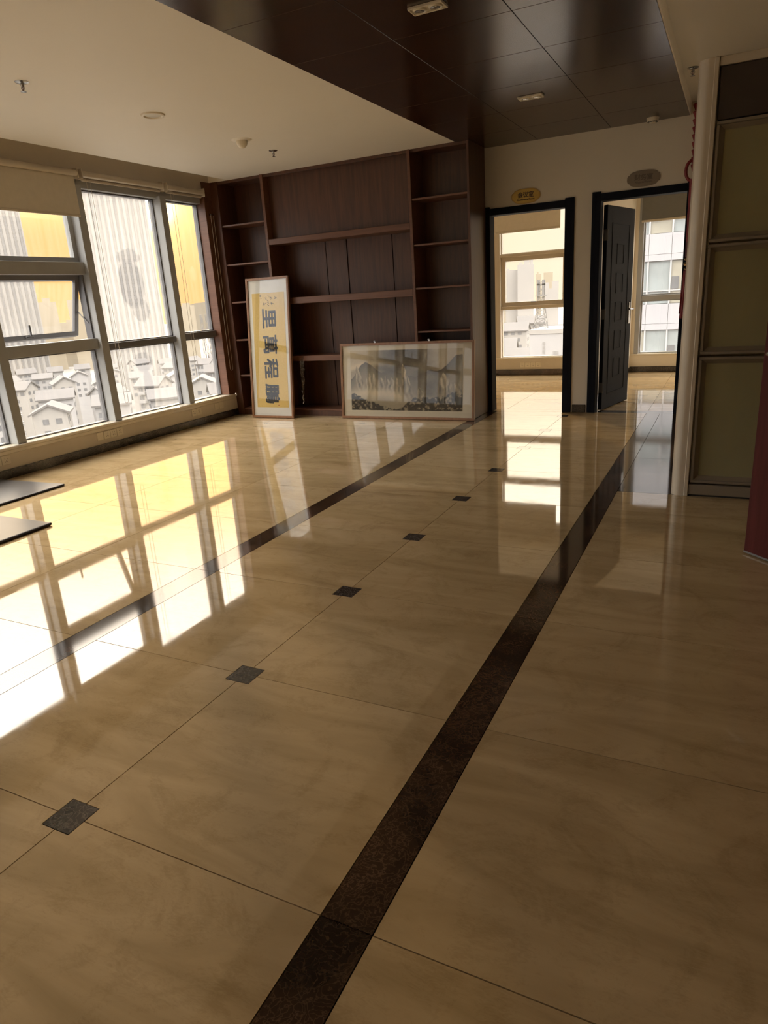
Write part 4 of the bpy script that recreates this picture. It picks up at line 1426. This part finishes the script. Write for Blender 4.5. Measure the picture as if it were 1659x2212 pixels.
def twin_spot(x, y, label):
    z = ZC - 0.007
    t = thing('twin_downlight', label, 'downlight', (x, y, z - 0.015))
    fr = MB()
    fr.cbox(x - 0.095, x + 0.095, y - 0.048, y - 0.040, z - 0.014, z, c=0.002).cbox(x - 0.095, x + 0.095, y + 0.040, y + 0.048, z - 0.014, z, c=0.002)
    fr.cbox(x - 0.095, x - 0.087, y - 0.040, y + 0.040, z - 0.014, z, c=0.002).cbox(x + 0.087, x + 0.095, y - 0.040, y + 0.040, z - 0.014, z, c=0.002)
    obj('frame', fr, 'ivory', t)
    obj('tray', B(x - 0.087, x + 0.087, y - 0.04, y + 0.04, z - 0.008, z - 0.002), 'ivory', t)
    for s in (-1, 1):
        cx = x + s * 0.044
        g = obj('gimbal_ring', MB().lathe([(0.026, -0.010), (0.030, -0.017), (0.036, -0.015), (0.038, -0.008), (0.026, -0.008)], (cx, y, z), 22), 'ivory', t, smooth=True)
        obj('reflector', MB().lathe([(0.002, -0.0095), (0.012, -0.011), (0.025, -0.0135), (0.026, -0.009)], (cx, y, z), 18), 'steel', g, smooth=True)
    return t


twin_spot(-1.54, 5.935, 'white twin-spot downlight in the dark panels nearer the doors')
twin_spot(-1.54, 3.850, 'white twin-spot downlight in the dark panels farther from the doors')

t = thing('smoke_detector', 'round cream smoke detector on the dark ceiling above the doors', 'smoke detector', (-0.800, 7.45, ZC - 0.05))
z = ZC - 0.007
obj('base', MB().lathe([(0.050, -0.012), (0.055, -0.010), (0.055, 0.0)], (-0.80, 7.45, z), 26), 'ivory', t, smooth=True)
obj('head', MB().lathe([(0.004, -0.046), (0.030, -0.044), (0.034, -0.036), (0.034, -0.032), (0.050, -0.030), (0.052, -0.012), (0.050, -0.010)], (-0.80, 7.45, z), 26), 'ivory', t, smooth=True)
for k in range(10):
    a = 2 * math.pi * k / 10
    cx, cy = -0.80 + 0.036 * math.cos(a), 7.45 + 0.036 * math.sin(a)
    obj('vent_slot', B(cx - 0.009, cx + 0.009, cy - 0.003, cy + 0.003, z - 0.0375, z - 0.031), 'socket_dark', t)

# ------------------------------------------------------------------ end wall behind the camera
stru(obj('wall_back', MB().box(XL - 0.18, XR, YBACK - 0.2, YBACK, -0.1, 3.02), 'paint'))

# ------------------------------------------------------------------ the town outside
GZ = -62.0


def polar(az_deg, d, z=0.0):
    a = math.radians(az_deg)
    return Vector((-math.sin(a) * d, math.cos(a) * d, z))


gr = MB()
gr.box(-3000, 3000, -3000, 3000, GZ - 1, GZ)
stru(obj('ground', gr, 'ground'))


def rot_mb(mb, ang, c):
    ca, sa = math.cos(ang), math.sin(ang)
    mb.v = [(c[0] + x * ca - y * sa, c[1] + x * sa + y * ca, z) for x, y, z in mb.v]
    return mb


def tower(az0, az1, d, top, label, ribs=13, depth=30, mat='tower', win='tower_win', name='apartment_tower'):
    a, b2 = polar(az0, d), polar(az1, d)
    c = (a + b2) / 2
    wdt = (a - b2).length
    ang = math.atan2((b2 - a).y, (b2 - a).x)
    t = thing(name, label, 'building', (c.x, c.y, GZ))
    obj('wall', rot_mb(MB().box(-wdt / 2, wdt / 2, 0.6, depth, GZ, top), ang, c), mat, t)
    st = wdt / ribs
    for k in range(ribs + 1):
        x = -wdt / 2 + st * k
        obj('pilaster', rot_mb(MB().box(max(-wdt / 2, x - st * 0.22), min(wdt / 2, x + st * 0.22), 0.0, 0.7, GZ, top + (0.8 if k % 2 else 0)), ang, c), mat, t)
    for k in range(ribs):
        x = -wdt / 2 + st * (k + 0.5)
        obj('window_strip', rot_mb(MB().box(x - st * (0.10 if k % 3 else 0.16), x + st * (0.10 if k % 3 else 0.16), 0.45, 0.62, GZ, top - 2), ang, c), win, t)
    fl = MB()
    zz = GZ + 3
    while zz < top - 2:
        fl.box(-wdt / 2 + 0.2, wdt / 2 - 0.2, 0.40, 0.58, zz, zz + 0.35)
        zz += 3.0
    q = obj('floor_band', rot_mb(fl, ang, c), mat, t)
    q['kind'] = 'stuff'
    return t


tower(48.75, 43.58, 600, 112, 'pale ribbed apartment tower seen through the very dusty window')
tower(58.5, 52.12, 660, 124, 'pale ribbed apartment tower beside the open awning sash', ribs=16)


def block_tower(az0, az1, d, top, label, crown, mat='far_tower', depth=18, group=None, wins=0):
    a, b2 = polar(az0, d), polar(az1, d)
    c = (a + b2) / 2
    wdt = (a - b2).length
    ang = math.atan2((b2 - a).y, (b2 - a).x)
    t = thing('distant_tower', label, 'building', (c.x, c.y, GZ), group)
    obj('wall', rot_mb(MB().box(-wdt / 2, wdt / 2, 0, depth, GZ, top), ang, c), mat, t)
    for (f0, f1, h) in crown:
        obj('roof_block', rot_mb(MB().box(-wdt / 2 + wdt * f0, -wdt / 2 + wdt * f1, 1, depth - 1, top, top + h), ang, c), mat, t)
    if wins:
        m = MB()
        for i_ in range(wins):
            for j in range(int((top - GZ) / 3.2)):
                x = -wdt / 2 + wdt * (i_ + 0.5) / wins
                m.box(x - wdt / wins * 0.22, x + wdt / wins * 0.22, -0.15, 0.05, GZ + 1.2 + 3.2 * j, GZ + 2.6 + 3.2 * j)
        q = obj('window_grid', rot_mb(m, ang, c), 'tower_win', t)
        q['kind'] = 'stuff'
    return t


def top_at(el, d):
    return 1.33 + d * math.tan(math.radians(el))


block_tower(52.4, 50.95, 1000, top_at(1.25, 1000), 'distant tower with a stepped roof block left of the skyline gap', [(0.40, 0.75, 5)])
block_tower(51.0, 50.2, 1050, top_at(-0.25, 1050), 'low distant slab filling the gap in the skyline', [(0.62, 1.0, 3)])
block_tower(50.2, 49.2, 950, top_at(1.30, 950), 'tallest distant tower with a small roof block on the skyline', [(0.42, 0.80, 6)])
block_tower(49.2, 48.0, 1000, top_at(0.85, 1000), 'distant tower with a plain flat roof at the skyline edge', [])
block_tower(43.2, 41.15, 900, top_at(0.40, 900), 'grey distant tower on the skyline in the narrow golden window', [(0.55, 0.85, 3)])
block_tower(60.5, 57.8, 900, top_at(1.0, 900), 'distant tower far along the skyline past the ribbed tower', [(0.2, 0.5, 4)])
# towers seen from the conference room
block_tower(17.1, 16.2, 850, top_at(0.6, 850), 'low distant block at the left edge of the conference room view', [], wins=5)
block_tower(16.45, 15.55, 700, top_at(1.45, 700), 'tall pale tower, lower half of the pair in the conference room view', [(0.1, 0.3, 1.5)], mat='tower')
block_tower(15.55, 14.30, 690, top_at(1.80, 690), 'tall pale tower with roof frames in the conference room view', [(0.10, 0.30, 2.2), (0.42, 0.74, 6.5), (0.78, 0.95, 4)], mat='tower')
block_tower(14.15, 13.72, 1100, top_at(1.02, 1100), 'faint distant tower behind the lattice mast', [(0.2, 0.5, 3)])
block_tower(13.55, 12.85, 1100, top_at(1.10, 1100), 'faint distant tower to the right of the lattice mast', [])
block_tower(13.42, 12.40, 500, top_at(-0.10, 500), 'nearer grey block with a notched roof beyond the mast', [(0.0, 0.27, 4.0), (0.50, 1.0, 4.6)], mat='tower')

hm = MB()
prof = [(-60, 30), (-30, 60), (0, 84), (60, 95), (140, 70), (230, 96), (330, 60), (460, 40), (600, 10)]
c = polar(39.5, 2200)
pv = []
for x, h in prof:
    pv.append((x - 60, h * 0.26))
for (k0, k1) in zip(pv[:-1], pv[1:]):
    hm.prism([(k0[0], GZ), (k1[0], GZ), (k1[0], k1[1]), (k0[0], k0[1])], 0, 120, 'y')
stru(obj('hills', rot_mb(hm, math.radians(39.5), c), 'hill'))

house_count = [0]


def house(az, d, yaw, w, l, h, roof_h, label, near=True, mat='house', group=None, balconies=True):
    c = polar(az, d)
    ang = math.radians(yaw)
    t = thing('town_house', label, 'house', (c.x, c.y, GZ), group)
    top = GZ + h
    # gabled body: gable ends on the short (x) faces
    poly = [(-l / 2, GZ), (l / 2, GZ), (l / 2, top), (0, top + roof_h), (-l / 2, top)]
    wm = MB()
    n = len(poly)
    vv = [(-w / 2, a, b2) for a, b2 in poly] + [(w / 2, a, b2) for a, b2 in poly]
    wm.add(vv, [tuple(range(n))[::-1], tuple(range(n, 2 * n))] + [(i, (i + 1) % n, n + (i + 1) % n, n + i) for i in range(n)])
    obj('wall', rot_mb(wm, ang, c), mat, t)
    for s in (-1, 1):
        e = 0.9
        r0 = (s * (l / 2 + e), top - roof_h * e / (l / 2))
        q = MB().add([(-w / 2 - 0.7, r0[0], r0[1]), (w / 2 + 0.7, r0[0], r0[1]), (w / 2 + 0.7, 0, top + roof_h), (-w / 2 - 0.7, 0, top + roof_h),
                      (-w / 2 - 0.7, r0[0], r0[1] + 0.5), (w / 2 + 0.7, r0[0], r0[1] + 0.5), (w / 2 + 0.7, 0, top + roof_h + 0.5), (-w / 2 - 0.7, 0, top + roof_h + 0.5)],
                     [(0, 1, 2, 3), (4, 5, 6, 7), (0, 1, 5, 4), (1, 2, 6, 5), (2, 3, 7, 6), (3, 0, 4, 7)])
        obj('roof_slope', rot_mb(q, ang, c), 'house_roof', t)
    floors = int(h // 3)
    rnd = random.Random(int(az * 100 + d))
    joined = MB()
    vis = floors if near else floors
    for j in range(floors):
        if j < floors - 3:
            continue          # lower storeys are hidden behind the row in front
        z0 = GZ + 3 * j + 1.0
        k = -w / 2 + 1.6
        while k < w / 2 - 1.5:
            ww = rnd.choice((1.6, 1.8, 2.1))
            # long side facing the viewer (-y) and back
            a, b2 = k - ww / 2, k + ww / 2
            m = MB().box(a, b2, -l / 2 - 0.08, -l / 2 + 0.1, z0, z0 + 1.45)
            if near:
                wo_ = obj('window', rot_mb(m, ang, c), 'house_win', t)
                bar = MB().box((a + b2) / 2 - 0.06, (a + b2) / 2 + 0.06, -l / 2 - 0.14, -l / 2 - 0.08, z0, z0 + 1.45).box(a - 0.1, b2 + 0.1, -l / 2 - 0.2, -l / 2 - 0.08, z0 - 0.15, z0)
                obj('window_bar', rot_mb(bar, ang, c), mat, wo_)
            else:
                joined.v, joined.f = joined.v, joined.f
                joined.add(m.v, m.f)
            k += rnd.choice((2.4, 2.8, 3.2))
        for s in (-1, 1):
            for yy_ in (-2.0, 1.2):
                m = MB().box(s * w / 2 - 0.08, s * w / 2 + 0.08, yy_ - 0.75, yy_ + 0.75, z0, z0 + 1.4)
                if near:
                    obj('window', rot_mb(m, ang, c), 'house_win', t)
                else:
                    joined.add(m.v, m.f)
        if balconies and near:
            for k2 in (-w * 0.24, w * 0.24):
                m = MB().box(k2 - 1.3, k2 + 1.3, -l / 2 - 1.2, -l / 2 - 0.05, z0 - 1.0, z0 - 0.1)
                obj('balcony', rot_mb(m, ang, c), 'balcony', t)
    if joined.v:
        q = obj('window_set', rot_mb(joined, ang, c), 'house_win', t)
        q['kind'] = 'stuff'
    return t


# rows of gabled houses stepping away below the windows; the nearer rows have every window built
hr = random.Random(11)
ROWS = ((205, -21.5, 4.3, 'nearest'), (262, -23.5, 3.35, 'second'), (330, -25.5, 2.7, 'third'), (415, -28.5, 2.25, 'fourth'), (520, -32.0, 1.9, 'fifth'))
seen = {}
plan = []
for r, (d, ztop_, step, rn) in enumerate(ROWS):
    az = 39.6 + (0.0, 1.7, 0.6, 1.2, 0.3)[r]
    while az < 63:
        if True:
            k = hr.random()
            turn = 'gable end to the window' if k < 0.35 else ('broad side to the window' if k < 0.75 else 'standing askew')
            yaw = az + {'g': 90 + hr.uniform(-8, 8), 'b': hr.uniform(-8, 8), 's': hr.choice((35, -35))}[turn[0]]
            colr = ('white', 'cream', 'grey')[hr.randrange(3)]
            size = ('narrow', 'broad')[hr.randrange(2)]
            w_ = {'narrow': 9.0, 'broad': 11.0}[size]
            extra = ('with balconies', 'with plain walls')[hr.randrange(2)]
            plan.append((az, d + hr.uniform(-3, 3), yaw, w_, 8.4, ztop_ + hr.uniform(-1.0, 0.6) - GZ, hr.uniform(1.8, 2.6), '%s %s house %s, %s row of roofs, %s' % (size, colr, extra, rn, turn), r, colr, extra))
        az += step * hr.uniform(1.0, 1.12)
count = {}
for p in plan:
    count[p[7]] = count.get(p[7], 0) + 1
for p in plan:
    house(*p[:8], near=p[8] < 2, mat={'white': 'house', 'cream': 'house2', 'grey': 'balcony'}[p[9]], balconies=p[10] == 'with balconies', group=('look-alike houses in the %s row' % ROWS[p[8]][3]) if count[p[7]] > 1 else None)
# low sheds on the open land seen through the narrow window
for k, (az, d, w_, h_, lb) in enumerate(((40.9, 600, 40, 10, 'long low white shed on the open land by the narrow window'), (40.1, 720, 60, 14, 'wide low grey shed on open land beyond the white shed'), (38.6, 560, 30, 8, 'short low shed at the edge of the narrow window view'))):
    c = polar(az, d)
    t = thing('low_shed', lb, 'shed', (c.x, c.y, GZ))
    obj('wall', rot_mb(MB().box(-w_ / 2, w_ / 2, -7, 7, GZ, GZ + h_), math.radians(35), c), 'house2', t)
    obj('roof', rot_mb(MB().box(-w_ / 2 - 1, w_ / 2 + 1, -8, 8, GZ + h_, GZ + h_ + 1), math.radians(35), c), 'house_roof', t)


def lattice_mast(base, h, w0, w1, label, n=9, r=0.10):
    t = thing('lattice_mast', label, 'mast', base)
    legs = [(-1, -1), (1, -1), (1, 1), (-1, 1)]

    def pt(k, q):
        w_ = (w0 + (w1 - w0) * min(1, q * 1.6)) / 2
        return (base[0] + legs[k][0] * w_, base[1] + legs[k][1] * w_, base[2] + h * q)
    for k in range(4):
        obj('leg', MB().tube([pt(k, q / 8) for q in range(9)], r, 5), 'mast', t)
    br = MB()
    for i_ in range(n):
        q0, q1 = i_ / n, (i_ + 1) / n
        for k in range(4):
            k2 = (k + 1) % 4
            br.tube([pt(k, q0), pt(k2, q1)], r * 0.55, 4)
            br.tube([pt(k2, q0), pt(k, q1)], r * 0.55, 4)
            br.tube([pt(k, q1), pt(k2, q1)], r * 0.55, 4)
    q = obj('bracing', br, 'mast', t)
    q['kind'] = 'stuff'
    for zq in (0.78, 0.90, 0.985):
        for k in range(4):
            p = pt(k, zq)
            obj('antenna', MB().box(p[0] - 0.22, p[0] + 0.22, p[1] - 0.22, p[1] + 0.22, p[2] - 0.75, p[2] + 0.75), 'mast', t)
    obj('platform', MB().box(base[0] - w1 * 0.9, base[0] + w1 * 0.9, base[1] - w1 * 0.9, base[1] + w1 * 0.9, base[2] + h * 0.70, base[2] + h * 0.715), 'mast', t)
    return t


mb_c = polar(13.35, 212)
mast_p = polar(13.87, 206)
ztop = top_at(-3.15, 206)
wbld = thing('white_office_block', 'white block with vertical signs carrying the lattice mast', 'building', (mb_c.x, mb_c.y, GZ))
obj('wall', MB().box(mb_c.x - 3.2, mb_c.x + 6, mb_c.y - 6, mb_c.y + 10, GZ, ztop - 1.0), 'house', wbld)
obj('parapet', MB().box(mb_c.x - 3.4, mb_c.x + 6.2, mb_c.y - 6.2, mb_c.y + 10.2, ztop - 1.3, ztop - 0.1), 'house2', wbld)
for (dx, n_, z0) in ((0.9, 6, -4.0), (3.9, 7, -6.6), (4.7, 8, -6.6)):
    for k in range(n_):
        zz = ztop + z0 - 1.15 * k
        s_ = obj('sign_mark', MB().box(mb_c.x + dx - 0.35, mb_c.x + dx + 0.35, mb_c.y - 6.12, mb_c.y - 5.98, zz - 0.40, zz + 0.40), 'tower_win', wbld)
lattice_mast((mast_p.x, mast_p.y + 2, ztop), 206 * (math.tan(math.radians(0.45)) + math.tan(math.radians(3.15))), 3.4, 1.5, 'grey lattice antenna mast on the white block in the conference room view')
for k, (az, d) in enumerate(((40.75, 800), (40.35, 830), (39.6, 780))):
    c = polar(az, d)
    lattice_mast((c.x, c.y, GZ), 35 - GZ * 0 + top_at(-0.35, d) - 35 - GZ, 5, 2.0, 'tiny far lattice pylon on the horizon in the narrow golden window', n=5, r=0.22)['group'] = 'far pylons on the horizon'
for k, (az, d, w_, l_, h_, lb) in enumerate(((16.9, 262, 11, 10, 14, 'hazy low block at the left of the conference room view'), (15.35, 240, 11, 10, 12, 'hazy gabled roof below the pale tower in the conference room view'), (15.9, 340, 14, 11, 16, 'hazy far block below the tall pale tower'), (12.3, 300, 12, 10, 16, 'hazy block to the right behind the white signed block'), (14.55, 385, 13, 10, 17, 'hazy gabled block just left of the lattice mast foot'))):
    house(az, d, (12, 20, 8)[k % 3], w_, l_, h_ + 29, 3, lb, near=False, mat='house2')

# opposite building seen from the finance room: panels, panes and bars each their own piece
FY = 52.0
FX0, FX1 = -8.0, 9.0
fb = thing('opposite_building', 'white panelled office building with ribbon windows facing the finance room', 'building', (0, FY, GZ))
obj('core', MB().box(FX0, FX1, FY + 0.35, FY + 18, GZ, 26), 'facade', fb)
SP = 1.44          # bay width
ST = 4.52          # storey height
mx0 = -5.42
ncol = list(range(-1, 4))
panel_cache = {}


def fpiece(name, x0, x1, z0, z1, y0, y1, mat):
    k = (name, round(x1 - x0, 3), round(z1 - z0, 3), mat, round(y0, 3))
    if k not in panel_cache:
        me = MB().box(-(x1 - x0) / 2, (x1 - x0) / 2, y0, y1, -(z1 - z0) / 2, (z1 - z0) / 2).mesh(name)
        me.materials.append(MT[mat])
        panel_cache[k] = me
    return place(name, panel_cache[k], None, fb, Vector(((x0 + x1) / 2, 0, (z0 + z1) / 2)) + Vector((0, FY, 0)) - wl_of(fb))


z_sp_bot = 2.56     # underside of the reference spandrel
for st_ in range(-2, 3):
    zb = z_sp_bot + ST * st_
    for cI in ncol:
        x0 = mx0 + SP * cI
        x1 = x0 + SP
        fpiece('spandrel_panel', x0 + 0.012, x1 - 0.012, zb + 0.42, zb + 1.72, 0.0, 0.3, 'facade')
        fpiece('spandrel_panel', x0 + 0.012, x1 - 0.012, zb, zb + 0.40, 0.0, 0.3, 'facade')
        gm = 'facade_glass2' if (cI + st_) % 3 == 1 else 'facade_glass'
        zw0 = zb - (ST - 1.72)
        fpiece('pane', x0 + 0.05, x1 - 0.05, zw0 + 0.90, zb - 0.03, 0.16, 0.2, gm)
        fpiece('pane', x0 + 0.05, x1 - 0.05, zw0 + 0.03, zw0 + 0.83, 0.16, 0.2, gm)
        fpiece('window_bar', x0 + 0.05, x1 - 0.05, zw0 + 0.83, zw0 + 0.90, 0.05, 0.25, 'facade_bar')
        fpiece('window_mullion', x0 - 0.05, x0 + 0.05, zw0, zb, 0.03, 0.25, 'facade_bar')
        if cI == 1:
            fpiece('opening_sash', x0 + 0.10, x0 + 0.55, zw0 + 0.95, zw0 + 1.75, 0.02, 0.1, 'house_win')

bpy.context.view_layer.update()
